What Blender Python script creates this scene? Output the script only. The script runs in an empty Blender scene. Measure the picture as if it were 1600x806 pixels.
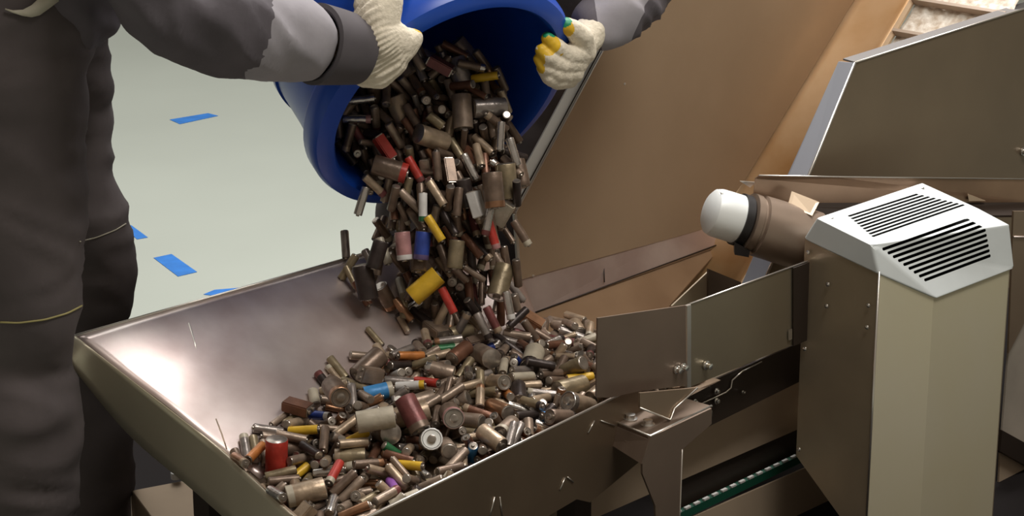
import bpy, bmesh, math, random
from mathutils import Vector, Matrix, Quaternion, noise
random.seed(11)
SC = bpy.context.scene
COL = SC.collection

# ---------------------------------------------------------------- camera
F, TH, CH = 3500.0, math.radians(17.4), 1.75
ST, CT = math.sin(TH), math.cos(TH)
CAM = Vector((0, 0, CH))
cd = bpy.data.cameras.new('camera'); cam = bpy.data.objects.new('camera', cd); COL.objects.link(cam)
cd.sensor_width = 36; cd.lens = F / 1600 * 36; cd.clip_end = 200
cam.location = CAM; cam.rotation_euler = (math.pi/2 - TH, 0, 0)
SC.camera = cam
SC.view_settings.view_transform = 'Standard'; SC.view_settings.look = 'None'
SC.view_settings.gamma = 1; SC.view_settings.use_curve_mapping = False
SC.view_settings.exposure = 0.0

# ---------------------------------------------------------------- light
w = bpy.data.worlds.new('hall_light'); SC.world = w; w.use_nodes = True
bgn = w.node_tree.nodes['Background']; bgn.inputs[0].default_value = (1.0, .86, .70, 1); bgn.inputs[1].default_value = 0.24

def area(name, loc, target, sx, sy, power, col=(1, 1, 1), along=None):
    l = bpy.data.lights.new(name, 'AREA'); l.shape = 'RECTANGLE'; l.size = sx; l.size_y = sy; l.energy = power; l.color = col
    o = bpy.data.objects.new(name, l); COL.objects.link(o); o.location = loc
    o.rotation_euler = (Vector(target) - Vector(loc)).to_track_quat('-Z', 'Y').to_euler()
    if along:
        z = (Vector(loc)-Vector(target)).normalized(); x = (Vector(along)-z*Vector(along).dot(z)).normalized()
        o.rotation_euler = Matrix((x, z.cross(x), z)).transposed().to_euler()
area('ceiling_lamp_over_hopper', (.55, 5.34, 3.9), (-.3, 3.6, .4), 2.0, .8, 190, (1, .97, .95), (.70, .71, 0))
area('ceiling_lamp_hall', (-2.2, 7.5, 4.5), (-2.2, 7.5, 0), 5, 5, 138, (.97, 1, .98))
area('front_fill_lamp', (1.5, 2.3, 4.2), (.6, 3.4, .4), 2.2, 1.0, 105, (1, .96, .9))  # unseen fill lamp, strength raised to brighten the steel panels

# ---------------------------------------------------------------- coordinates
AZ = math.radians(44.5)
LD = Vector((math.sin(AZ), math.cos(AZ), 0)); WD = Vector((math.cos(AZ), -math.sin(AZ), 0)); ZD = Vector((0, 0, 1))
ORG = Vector((-0.67434177, 3.26626451, 0))
def X(s, w_, z): return ORG + LD*s + WD*w_ + ZD*z          # machine axes: along, across, up
def ray(px, py):
    u, v = px-800, py-403
    return Vector((u, F*CT - v*ST, -(F*ST + v*CT)))
def at(px, py, Y): r = ray(px, py); return CAM + r*(Y/r.y)
def atz(px, py, z): r = ray(px, py); return CAM + r*((z-CH)/r.z)
def onp(px, py, p0, n): r = ray(px, py); return CAM + r*((p0-CAM).dot(n)/r.dot(n))
def atw(px, py, w_): return onp(px, py, X(0, w_, 0), WD)
def ats(px, py, s): return onp(px, py, X(s, 0, 0), LD)

# ---------------------------------------------------------------- materials
MATS = {}
def mat(name, col, rough=.5, metal=0., nscale=0, namt=0., bump=0., bscale=40, col2=None, spec=.5, trans=0, stretch=None, coat=0, detail=6):
    if name in MATS: return MATS[name]
    m = bpy.data.materials.new(name); m.use_nodes = True; nt = m.node_tree; b = nt.nodes['Principled BSDF']
    b.inputs['Base Color'].default_value = (*col, 1); b.inputs['Roughness'].default_value = rough
    b.inputs['Metallic'].default_value = metal; b.inputs['Specular IOR Level'].default_value = spec
    if coat: b.inputs['Coat Weight'].default_value = coat
    tc = nt.nodes.new('ShaderNodeTexCoord')
    src = tc.outputs['Object']
    if stretch:
        mp = nt.nodes.new('ShaderNodeMapping'); mp.inputs['Scale'].default_value = stretch
        nt.links.new(src, mp.inputs[0]); src = mp.outputs[0]
    if nscale:
        n = nt.nodes.new('ShaderNodeTexNoise'); n.inputs['Scale'].default_value = nscale; n.inputs['Detail'].default_value = detail
        nt.links.new(src, n.inputs['Vector'])
        r = nt.nodes.new('ShaderNodeValToRGB'); r.color_ramp.elements[0].position = .35; r.color_ramp.elements[1].position = .68
        c2 = col2 or tuple(c*(1-namt) for c in col)
        r.color_ramp.elements[0].color = (*c2, 1); r.color_ramp.elements[1].color = (*col, 1)
        nt.links.new(n.outputs['Fac'], r.inputs[0]); nt.links.new(r.outputs[0], b.inputs['Base Color'])
    if bump:
        n2 = nt.nodes.new('ShaderNodeTexNoise'); n2.inputs['Scale'].default_value = bscale; n2.inputs['Detail'].default_value = 4
        nt.links.new(src, n2.inputs['Vector'])
        bp = nt.nodes.new('ShaderNodeBump'); bp.inputs['Strength'].default_value = bump; bp.inputs['Distance'].default_value = .002
        nt.links.new(n2.outputs['Fac'], bp.inputs['Height']); nt.links.new(bp.outputs[0], b.inputs['Normal'])
    MATS[name] = m; return m
M_floor = mat('painted floor', (.38, .41, .365), .45, 0, 1.3, .06, detail=3)
M_tape = mat('blue tape', (.02, .17, .55), .5, 0, 30, .2)
M_steel = mat('worn steel', (.84, .735, .69), .33, .8, 7, .22, bump=.3, bscale=14, col2=(.60, .475, .44))
M_steel_d = mat('brown steel', (.36, .27, .19), .42, .7, 4, .2, bump=.12, bscale=9, col2=(.29, .21, .145))
M_panel = mat('guard steel', (.44, .32, .21), .5, .4, 3, .15, bump=.1, bscale=8, col2=(.37, .265, .17))
M_olive = mat('olive steel', (.38, .32, .23), .38, .8, 3, .15, col2=(.31, .26, .185))
M_edge = mat('cut steel edge', (.72, .68, .62), .28, .9)
M_tan = mat('tan worn bed', (.72, .50, .30), .42, .3, 5, .3, bump=.1, bscale=12, col2=(.52, .29, .12))
M_belt = mat('rough belt', (.88, .84, .76), .8, 0, 60, .5, bump=1, bscale=90, col2=(.50, .40, .30))
M_beige = mat('beige sheet', (.50, .42, .30), .5, .2, 8, .15)
M_white = mat('white plastic', (.80, .82, .80), .35, 0)
M_black = mat('black rubber', (.012, .010, .010), .5)
M_darkbeam = mat('dark beam', (.035, .024, .018), .45, .3)
M_motor = mat('brown motor casing', (.27, .20, .15), .42, .45, 10, .25)
M_cover = mat('brushed pale steel', (.66, .70, .70), .5, .15, 12, .08, spec=.3)
M_bolt = mat('zinc bolt', (.78, .76, .72), .25, .95)
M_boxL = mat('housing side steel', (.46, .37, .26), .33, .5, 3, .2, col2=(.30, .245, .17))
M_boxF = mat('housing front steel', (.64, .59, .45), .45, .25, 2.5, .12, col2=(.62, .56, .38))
M_green = mat('green belt edge', (.006, .06, .035), .5)
M_blue = mat('blue plastic', (.008, .07, .46), .34, 0, 6, .2, spec=.5)
M_jack = mat('grey workwear', (.105, .092, .105), .85, 0, 14, .2, bump=.35, bscale=60)
M_trou = mat('charcoal trousers', (.095, .078, .078), .88, 0, 9, .25, bump=.35, bscale=50)
M_lite = mat('light grey panel cloth', (.33, .31, .335), .8, 0, 14, .15, bump=.3, bscale=50)
M_cuff = mat('dark cuff cloth', (.085, .075, .082), .85, 0, 30, .1)
M_pipe = mat('reflective piping', (.45, .42, .33), .5)
M_yelpipe = mat('yellow piping', (.30, .26, .10), .6)
M_glove = mat('cream knit', (.78, .70, .56), .95, 0, 120, .12, bump=.6, bscale=260)
M_gyel = mat('yellow latex coat', (.78, .48, .02), .5, 0, 60, .15)
M_ggrn = mat('green latex coat', (.01, .30, .13), .5, 0, 60, .2)
M_skin = mat('skin', (.55, .36, .27), .6)
M_hair = mat('dark hair', (.03, .022, .018), .7)
M_shoe = mat('black leather', (.02, .018, .017), .45)

# ---------------------------------------------------------------- builders
def link(name, me, m=None, parent=None):
    o = bpy.data.objects.new(name, me); COL.objects.link(o)
    if m:
        for mm in (m if isinstance(m, (list, tuple)) else [m]): me.materials.append(mm)
    if parent: o.parent = parent
    return o
def tag(o, label=None, cat=None, group=None, kind=None):
    if label: o['label'] = label
    if cat: o['category'] = cat
    if group: o['group'] = group
    if kind: o['kind'] = kind
    return o
def thing(name, label, cat, group=None):
    o = bpy.data.objects.new(name, None); COL.objects.link(o); o.empty_display_size = .05
    return tag(o, label, cat, group)
def mesh(name, vs, fs, m, parent=None, smooth=False):
    me = bpy.data.meshes.new(name); me.from_pydata([tuple(v) for v in vs], [], fs); me.update()
    if smooth:
        for p in me.polygons: p.use_smooth = True
    return link(name, me, m, parent)
def fixn(o):
    bm = bmesh.new(); bm.from_mesh(o.data); bmesh.ops.recalc_face_normals(bm, faces=bm.faces); bm.to_mesh(o.data); bm.free(); return o
def slab(name, pts, th, m, parent=None, off=None, bevel=0.0, mi=None):
    """polygon prism: pts in order, thickness th along its normal (or along vector off)"""
    n = Vector((0, 0, 0))
    for i in range(len(pts)):
        a, b = pts[i], pts[(i+1) % len(pts)]; n += a.cross(b)
    n.normalize(); d = off.normalized()*th if off else n*th
    k = len(pts); vs = [p for p in pts] + [p+d for p in pts]
    fs = [tuple(range(k))[::-1], tuple(range(k, 2*k))] + [(i, (i+1) % k, k+(i+1) % k, k+i) for i in range(k)]
    o = fixn(mesh(name, vs, fs, m, parent))
    if bevel:
        b = o.modifiers.new('b', 'BEVEL'); b.width = bevel; b.segments = 2; b.limit_method = 'ANGLE'
    return o
def rod(name, pts, r, m, parent=None, n=10, caps=True):
    """tube through points; r number or list"""
    rs = r if isinstance(r, (list, tuple)) else [r]*len(pts)
    vs, fs = [], []; t0 = (pts[1]-pts[0]).normalized()
    up = t0.orthogonal().normalized()
    for i, p in enumerate(pts):
        t = (pts[min(i+1, len(pts)-1)]-pts[max(i-1, 0)]).normalized()
        up = (up - t*up.dot(t)).normalized(); sd = t.cross(up)
        for k in range(n):
            a = 2*math.pi*k/n; vs.append(p + (up*math.cos(a)+sd*math.sin(a))*rs[i])
    for i in range(len(pts)-1):
        for k in range(n): fs.append((i*n+k, i*n+(k+1) % n, (i+1)*n+(k+1) % n, (i+1)*n+k))
    if caps: fs += [tuple(range(n))[::-1], tuple(range((len(pts)-1)*n, len(pts)*n))]
    return fixn(mesh(name, vs, fs, m, parent, smooth=True))
def lathe(name, c, ax, prof, m, parent=None, n=32, mi=None, closed=False):
    """prof: list of (radius, height along ax)"""
    ax = ax.normalized(); u = ax.orthogonal().normalized(); v = ax.cross(u); vs, fs = [], []
    for r, h in prof:
        for k in range(n):
            a = 2*math.pi*k/n; vs.append(c + ax*h + (u*math.cos(a)+v*math.sin(a))*r)
    np_ = len(prof)
    for i in range(np_ - (0 if closed else 1)):
        j = (i+1) % np_
        for k in range(n): fs.append((i*n+k, i*n+(k+1) % n, j*n+(k+1) % n, j*n+k))
    if not closed:
        fs += [tuple(range(n))[::-1], tuple(range((np_-1)*n, np_*n))]
    o = fixn(mesh(name, vs, fs, m, parent, smooth=True))
    if mi:
        for p in o.data.polygons[:(np_-1)*n]: p.material_index = mi[min(p.index//n, len(mi)-1)]
    o.data.set_sharp_from_angle(angle=math.radians(35))
    return o
def bolt(p, n, parent, r=.007, h=.006, name='bolt', label=None):
    o = lathe(name, p, n, [(r*1.5, 0), (r*1.5, h*.25), (r, h*.3), (r, h), (r*.6, h*1.05)], M_bolt, parent, n=6*3)
    return o
def rivet(p, n, parent, r=.0035, name='rivet'):
    return lathe(name, p, n, [(r, 0), (r*.9, r*.35), (r*.5, r*.6), (r*.1, r*.65)], M_bolt, parent, n=12)
def blob(name, chains, voxel, m, parent=None, smooth=6, disp=None, matf=None, cuts=()):
    """one continuous skin round chains of (point, radius)"""
    bm = bmesh.new()
    for ch in chains:
        for i in range(max(1, len(ch)-1)):
            a, ra = ch[i]; b, rb = ch[min(i+1, len(ch)-1)]
            t = bmesh.new()
            bmesh.ops.create_icosphere(t, subdivisions=3, radius=ra, matrix=Matrix.Translation(a))
            if (b-a).length > 1e-6: bmesh.ops.create_icosphere(t, subdivisions=3, radius=rb, matrix=Matrix.Translation(b))
            r = bmesh.ops.convex_hull(t, input=t.verts)
            bmesh.ops.delete(t, geom=[g for g in r['geom_interior'] if isinstance(g, bmesh.types.BMVert)], context='VERTS')
            tm = bpy.data.meshes.new('t'); t.to_mesh(tm); t.free(); bm.from_mesh(tm); bpy.data.meshes.remove(tm)
    me = bpy.data.meshes.new(name); bm.to_mesh(me); bm.free()
    o = link(name, me)
    r = o.modifiers.new('r', 'REMESH'); r.mode = 'VOXEL'; r.voxel_size = voxel
    s = o.modifiers.new('s', 'SMOOTH'); s.factor = .5; s.iterations = smooth
    dg = bpy.context.evaluated_depsgraph_get(); me2 = bpy.data.meshes.new_from_object(o.evaluated_get(dg))
    o.modifiers.clear(); o.data = me2; bpy.data.meshes.remove(me); me2.name = name
    if cuts:
        b2 = bmesh.new(); b2.from_mesh(me2)
        for co, no in cuts: bmesh.ops.bisect_plane(b2, geom=b2.verts[:]+b2.edges[:]+b2.faces[:], plane_co=co, plane_no=no)
        b2.to_mesh(me2); b2.free()
    me2.materials.clear()
    for mm in (m if isinstance(m, (list, tuple)) else [m]): me2.materials.append(mm)
    if matf:
        for p in me2.polygons: p.material_index = matf(p.center)
    if disp:
        ns = [v.normal.copy() for v in me2.vertices]
        for v, nn in zip(me2.vertices, ns): v.co += nn*disp(v.co)
    for p in me2.polygons: p.use_smooth = True
    if parent: o.parent = parent
    return o

# ================================================================ THE SETTING
fl = slab('floor', [Vector((-9, -1, -.1)), Vector((9, -1, -.1)), Vector((9, 22, -.1)), Vector((-9, 22, -.1))], .1, M_floor, off=ZD); tag(fl, kind='structure')
M_wallm = mat('hall wall', (.42, .38, .33), .8, 0, 1, .1)
for nm, a, b in (('wall_back', (-9, 22), (9, 22)), ('wall_right', (9, 22), (9, -1)), ('wall_left', (-9, -1), (-9, 22))):
    o = slab(nm, [Vector((a[0], a[1], 0)), Vector((b[0], b[1], 0)), Vector((b[0], b[1], 4)), Vector((a[0], a[1], 4))], .15, M_wallm); tag(o, kind='structure')

def tape(pts, label):
    ps = [atz(x, y, .0005) for x, y in pts]
    o = slab('floor_tape', ps, .0008, M_tape, off=ZD); tag(o, label, 'tape', 'blue tape strips on the floor')
tape([(265, 187), (325, 177), (341, 181), (281, 194)], 'long blue tape strip on pale floor, farthest from the hopper')
tape([(240, 403), (268, 397), (308, 425), (278, 432)], 'wide blue tape strip on pale floor above the hopper corner')
tape([(190, 352), (205, 352), (231, 371), (214, 374)], 'blue tape strip half hidden behind the worker\'s far knee')
tape([(318, 460), (335, 453), (372, 450), (358, 466)], 'blue tape strip peeking above the hopper\'s bright back rim')

rm = thing('floor_shade', 'dark sheet added as shade under the hopper and conveyors', 'shade sheet')  # dark sheet added to stand in for the shade under the machine
mt_ = slab('shade_sheet', [X(-.3, -1.25, .0005), X(3.2, -1.25, .0005), X(3.2, 1.7, .0005), X(-.3, 1.7, .0005)], .008, mat('floor shade black', (.012, .010, .010), .9, spec=.1), rm, off=ZD)
# ================================================================ THE HOPPER
hop = thing('hopper', 'wide open steel hopper holding the heap of used batteries', 'hopper')
hop.location = (0, 0, 0)
def nearw(s): return .578-.1135*(s-.089)
P0 = X(0, 0, .6); P2 = X(.091, .245, .45)
P3 = atz(454, 804, .45); P4 = atz(506, 842, .45)
T1 = X(.87, 0, .6); T2 = X(.982, 0, .464)
# back plate as a fine ruled patch with faint dents
def backz(s, w_):
    k = .612
    if s > .8: k = .612+(s-.8)*8
    return .6-k*w_
nu, nv = 60, 24; vs = []; fs = []
for i in range(nu+1):
    for j in range(nv+1):
        t = j/nv; s = i/nu*.985
        wmax = .30 if s < .8 else .30-(s-.8)*1.1
        lo = X(s + .091*(1-s/.985)*(t*.30/.245), wmax*t, 0)
        ztop = .6 if s < .87 else .6-.136*(s-.87)/.115
        z = ztop - (.6-max(backz(s, wmax*t), .22)) + (.6-ztop)*t*.4
        z += .0035*noise.noise(Vector((s*6, t*3, 0)))*min(1, 6*t)
        vs.append(Vector((lo.x, lo.y, z)))
for i in range(nu):
    for j in range(nv): a = i*(nv+1)+j; fs.append((a, a+nv+1, a+nv+2, a+1))
bp = mesh('back_plate', vs, fs, M_steel, hop, smooth=True)
sm = bp.modifiers.new('s', 'SOLIDIFY'); sm.thickness = .003; sm.offset = 0
bp['label'] = 'bright sloping back plate with scuffs'
# rolled rim edge
rod('rim_edge', [P0 + ZD*.001, X(.45, 0, .601), X(.87, 0, .601)], .0022, M_edge, hop, 8)
rod('weld_seam', [onp(295, 505, P0, (WD*.522+ZD*.853)), onp(302, 528, P0, (WD*.522+ZD*.853)), onp(308, 552, P0, (WD*.522+ZD*.853))], .0018, M_edge, hop, 6)
rod('weld_seam', [onp(337, 655, P0, (WD*.522+ZD*.853)), onp(346, 678, P0, (WD*.522+ZD*.853)), onp(354, 703, P0, (WD*.522+ZD*.853))], .0020, M_steel_d, hop, 6)
# left skirt: top edge follows the rim, bottom flares outward
P1 = P0.lerp(P2, .62)
top = [P0, P1, P2, P3, P4]
bot = [atz(103, 561, .57), atz(201, 682, .41), atz(300, 762, .355), atz(400, 853, .345), atz(468, 905, .345)]
vs = []; fs = []; nn = 8
import itertools
TT = []; BB = []
for k in range(4):
    for q in range(nn):
        TT.append(top[k].lerp(top[k+1], q/nn)); BB.append(bot[k].lerp(bot[k+1], q/nn))
TT.append(top[-1]); BB.append(bot[-1])
def smoothl(l):
    for _ in range(10): l = [l[0]] + [(l[i-1]+l[i]*2+l[i+1])/4 for i in range(1, len(l)-1)] + [l[-1]]
    return l
TT = smoothl(TT); BB = smoothl(BB)
rows = 6
for i in range(len(TT)):
    for j in range(rows+1):
        t = j/rows; p = TT[i].lerp(BB[i], t); p = p + (ZD*.012 + (-WD*.0))*math.sin(math.pi*t)*.8; vs.append(p)
for i in range(len(TT)-1):
    for j in range(rows): a = i*(rows+1)+j; fs.append((a, a+rows+1, a+rows+2, a+1))
sk = mesh('side_skirt', vs, fs, mat('pale olive steel', (.58, .52, .39), .38, .5, 4, .15), hop, smooth=True)
sm = sk.modifiers.new('s', 'SOLIDIFY'); sm.thickness = .003; sm.offset = 0
sk['label'] = 'folded olive steel side skirt'
# inner left wall below the rim
slab('side_wall', [P2, P3, P4, P4-ZD*.06, P3-ZD*.06, P2-ZD*.05], .002, M_steel_d, hop)
# near wall
def NW(px, py): return onp(px, py, X(.089, .578, .45), (WD + LD*.1135).normalized())
nwp = [P4, X(.74, nearw(.74), .45), X(.78, nearw(.78), .40), NW(1012, 700), NW(1000, 718), NW(920, 784), NW(899, 779), NW(850, 808), NW(790, 870), NW(640, 960), NW(520, 960), P4-ZD*.16]
nw = slab('near_wall', nwp, .003, mat('dark brown steel', (.20, .145, .095), .4, .65, 4, .25, bump=.1, bscale=9), hop, off=WD)
nw['label'] = 'dark near wall with a bright cut edge'
rod('rim_edge', [P4+ZD*.001, X(.45, nearw(.45)+.001, .4515), X(.74, nearw(.74)+.001, .4515)], .0024, M_edge, hop, 8)
for a, b in (((770, 775), (762, 806)), ((778, 775), (782, 806)), ((880, 745), (872, 764)), ((884, 744), (893, 752)), ((926, 656), (916, 675)), ((936, 656), (958, 664))):
    rod('scratch_mark', [NW(*a)+WD*.004, NW(*b)+WD*.004], .0012, M_edge, hop, 6)  # bright scratch lines, modelled as thin raised beads
# inner pan below the heap
def hsurf(s, w_):
    def ip(xs, ys):
        if s <= xs[0]: return ys[0]
        for a in range(len(xs)-1):
            if s <= xs[a+1]: return ys[a]+(ys[a+1]-ys[a])*(s-xs[a])/(xs[a+1]-xs[a])
        return ys[-1]
    zb = ip([.05, .09, .27, .42, .6, .75, .9], [.44, .447, .498, .528, .532, .485, .447]); b = ip([.09, .27, .42, .6, .8, 1.0], [.25, .17, .115, .11, .12, .12])
    u = min(1, max(0, (w_-b)/(nearw(s)-b)))
    return .440+(zb-.440)*(1-u)**.85
vs = []; fs = []; N1, N2 = 30, 14
for i in range(N1+1):
    for j in range(N2+1):
        w_ = .10+.47*j/N2; sl = .095 if w_ < .245 else .095-.33*(w_-.245); s = sl+(1.0-sl)*i/N1; w_ = min(w_, nearw(s)-.003)
        vs.append(X(s, w_, min(hsurf(s, w_)-.056, .6 if s < .2 else 1)))
for i in range(N1):
    for j in range(N2):
        a = i*(N2+1)+j
        fs.append((a, a+N2+1, a+N2+2, a+1))
pan = mesh('inner_pan', vs, fs, M_steel_d, hop, smooth=True)

# ---- feed trough joined to the hopper
tr = thing('feed_trough', 'brown steel feed trough running from hopper to inclined conveyor', 'trough')
A1 = X(.985, -.008, .475); A2 = X(1.56, -.008, .465)
nb = WD.cross(LD); n1 = ((X(1, .02, .40)-X(1, .004, .458)).cross(LD)).normalized()
s1 = onp(835, 487, X(1, .02, .40), n1); s2 = onp(1135, 376, X(1, .02, .40), n1)
seamz = (s1.z+s2.z)/2
slab('upper_wall', [A1, A2, s2, s1], .003, M_steel, tr, off=-WD)
p0 = s1; n2 = ((X(0, .30, .16)-X(0, .02, .40)).cross(LD)).normalized()
s3 = onp(1047, 476, p0, n2); s4 = onp(1000, 600, p0, n2); s5 = onp(800, 640, p0, n2)
l1 = onp(835, 487, p0, n2); l2 = onp(1135, 376, p0, n2)
slab('lower_wall', [l1, l2, s3, s4, s5], .003, mat('warm brown steel', (.36, .235, .14), .45, .5, 6, .3, col2=(.26, .16, .09)), tr, off=-ZD)
rod('wall_seam', [s1+WD*.003, s2+WD*.003], .0015, M_darkbeam, tr, 6)
rod('wall_seam', [onp(942, 405, A1, WD)+WD*.002, onp(942, 440, X(1, .02, .4), n1)+WD*.004], .0012, M_darkbeam, tr, 6)
# hinged end bracket between rim and guard panel
b1 = atw(742, 380, .02); b2 = atw(806, 427, .035); b3 = atw(786, 442, .035); b4 = atw(752, 416, .02)
br = slab('end_bracket', [b1, b2, b3, b4], .003, M_steel_d, tr, off=WD)
rod('bracket_edge', [b1+WD*.004, b2+WD*.004], .0016, M_edge, tr, 6)
# ================================================================ GUARD PANEL
gp = thing('guard_panel', 'tall brown steel guard panel leaning up behind the trough', 'panel')
def B(s, z, w_=0): return X(s, w_, z)
slab('panel_sheet', [B(.982, .464), B(1.537, .448), B(1.647, .528), B(1.997, .853), B(2.45, 1.275), B(1.93, 1.70), B(.970, .596)], .003, M_panel, gp, off=-WD)
q1, q2 = B(.970, .596), B(1.93, 1.70)
ed = (q2-q1).normalized(); fo = (-LD*.8 + ZD*.25).normalized()
fl1 = slab('edge_flange', [q1, q2, q2-LD*.026-WD*.014, q1-LD*.026-WD*.014], .003, mat('pale flange', (.72, .71, .66), .4, .4), gp, off=-WD)
rod('flange_lip', [q1+WD*.001, q2+WD*.001], .0022, M_edge, gp, 6)
rod('flange_lip', [q1-LD*.010+WD*.0015, q2-LD*.010+WD*.0015], .0014, M_darkbeam, gp, 6)
slab('edge_flange', [B(.970, .596), B(.982, .464), B(.976, .464, -.0), B(.963, .596)], .005, M_edge, gp, off=WD)
for p in ((833, 431), (976, 131)): rivet(onp(*p, B(1, .5), WD), WD, gp, .0028)

# ================================================================ INCLINED CONVEYOR
cv = thing('inclined_conveyor', 'steep inclined conveyor with rough pale belt between steel side plates', 'conveyor')
EL = (B(1.997, .853)-B(1.416, .313)).normalized(); PN = EL.cross(WD).normalized()
if PN.z < 0: PN = -PN
e0 = B(1.30, .205, .004)
def onE(px, py, d=0.): return onp(px, py, e0+PN*d, PN)
g0 = onE(1047, 475); top_ = onE(1345, -15)
# bed (beige low down, tan along the guide)
bedw = .34
def E(t, w_, d=0.): return B(1.30, .205, w_)+EL*t+PN*d
slab('lower_bed', [E(0, .004, -.03), E(.30, .004, -.03), E(.30, .44, -.03), E(0, .44, -.03)], .004, M_beige, cv, off=-PN)
r0 = onE(1418, 0, -.0)
tw = (r0-e0).dot(WD)+.004
vs = []; fs = []
sections = [(0, .0), (.02, -.004), (.045, -.010), (tw-.02, -.012), (tw-.004, -.004), (tw, .0)]
gw = [(-.004+w_*1.0, d) for w_, d in sections]; gw[-1] = (tw+.003, 0)
for t in (0.10, 1.6):
    for w_, d in gw: vs.append(E(t, w_, d))
k = len(gw); fs = [(i, i+1, k+i+1, k+i) for i in range(k-1)]
gd = mesh('side_guide', vs, fs, M_tan, cv, smooth=True); sm = gd.modifiers.new('s', 'SOLIDIFY'); sm.thickness = .003
gd['label'] = 'tan curved side guide beside the belt'
slab('guide_lip', [E(.10, tw+.004, .0), E(1.6, tw+.004, .0), E(1.6, tw+.016, .0), E(.10, tw+.016, .0)], .006, mat('lip tan', (.60, .45, .30), .45, .3), cv, off=-PN)
# belt with surface relief
vs = []; fs = []; NU, NV = 150, 40
for i in range(NU+1):
    for j in range(NV+1):
        t = .10+1.5*i/NU; w_ = tw+.014+(.362-tw-.014)*j/NV
        d = -.012+.0035*noise.noise(Vector((t*70, w_*70, 0)))+.002*noise.noise(Vector((t*160, w_*160, 3)))
        vs.append(E(t, w_, d))
for i in range(NU):
    for j in range(NV): a = i*(NV+1)+j; fs.append((a, a+NV+1, a+NV+2, a+1))
bl = mesh('belt', vs, fs, M_belt, cv, smooth=True); bl['label'] = 'rough speckled pale conveyor belt'
for t in [.12+.13*i for i in range(12)]:
    pass
M_cleat = mat('belt cleat', (.46, .36, .28), .6)
cl_t = [(onE(1410, 0)-e0).dot(EL), (onE(1376, 48)-e0).dot(EL)]
dt = cl_t[0]-cl_t[1]
for i in range(-8, 6):
    t = cl_t[0]+dt*i
    if .12 < t < 1.58:
        slab('cleat', [E(t, tw+.012, -.01), E(t, .362, -.01), E(t+.007, .362, -.01), E(t+.007, tw+.012, -.01)], .018, M_cleat, cv, off=PN)
# near side plate
wp = .37
m = [atw(1335, 98, wp), atw(1600, 14, wp), atw(1760, -36, wp), atw(1760, 420, wp), atw(1600, 440, wp), atw(1500, 480, wp), atw(1180, 470, wp), atw(1262, 275, wp)]
sp_ = slab('side_plate', m, .003, mat('brown side plate', (.27, .205, .135), .45, .5, 3, .2), cv, off=-WD); sp_['label'] = 'olive steel near side plate with bright folded edge'
fe = -WD*.034-LD*.012
slab('side_flange', [m[0], m[7], m[6], m[6]+fe, m[7]+fe, m[0]+fe*.8], .003, mat('blue grey flange', (.42, .44, .50), .35, .6), cv, off=-LD)
rod('flange_lip', [m[0]+WD*.001, m[7]+WD*.001, m[6]+WD*.001], .0028, M_edge, cv, 6)
slab('top_flange', [m[0]+ZD*.002, m[2]+ZD*.002, m[2]-WD*.026+ZD*.004, m[0]-WD*.026+ZD*.004], .003, mat('grey flange', (.17, .16, .155), .7, .0), cv, off=-ZD)
rod('flange_lip', [m[0]+WD*.001+ZD*.001, m[1]+WD*.001+ZD*.001, m[2]+WD*.001], .0018, M_edge, cv, 6)
bolt(atw(1597, 236, wp)+WD*.001, WD, cv, .006, .012)
# dark brace low in the conveyor mouth
slab('brace', [atw(1107, 420, .28), atw(1158, 441, .28), atw(1160, 475, .28), atw(1107, 475, .28)], .004, mat('brace brown', (.13, .095, .07), .5, .3), cv, off=-WD)
slab('brace_cap', [atw(1050, 478, .27), atw(1106, 425, .27), atw(1107, 475, .27)], .003, M_beige, cv, off=-WD)

# ================================================================ NEAR CHUTE PLATES
cp = thing('chute_side_plate', 'bolted olive steel side plate between hopper and vented housing', 'plate')
W2 = .5
c1, c2, c3, c4 = atw(1077, 475, W2), atw(1262, 408, W2), atw(1258, 531, W2), atw(1077, 605, W2)
slab('plate_sheet', [c1, c2, c3, c4], .003, M_olive, cp, off=-WD)
rod('top_lip', [c1, c2], .0018, M_edge, cp, 6)
slab('end_flange', [c1+WD*.004, c4+WD*.004, c4-LD*.010+WD*.004, c1-LD*.010+WD*.004], .006, M_edge, cp, off=-WD)
bolt(atw(1102, 570, W2)+WD*.001, WD, cp, .0055, .012)
slab('slot_tab', [atw(1230, 515, W2)+WD*.002, atw(1235, 513, W2)+WD*.002, atw(1235, 529, W2)+WD*.002, atw(1230, 531, W2)+WD*.002], .002, M_bolt, cp, off=WD)
slab('dark_strip', [atw(1237, 418, W2)+WD*.002, atw(1262, 409, W2)+WD*.002, atw(1258, 531, W2)+WD*.002, atw(1237, 540, W2)+WD*.002], .002, M_darkbeam, cp, off=WD)
cq = thing('hopper_side_plate', 'darker brown unflanged steel plate overlapping the hopper\'s near rim', 'plate')
W1 = .522
slab('plate_sheet', [atw(934, 497, W1), atw(1071, 477, W1), atw(1073, 602, W1), atw(1000, 611, W1), atw(955, 621, W1), atw(932, 621, W1)], .003, mat('dull brown steel', (.25, .185, .14), .42, .6, 5, .2), cq, off=-WD)
for p in ((1056, 577), (1066, 573)): bolt(atw(*p, W1)+WD*.001, WD, cq, .0048, .010)

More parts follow.
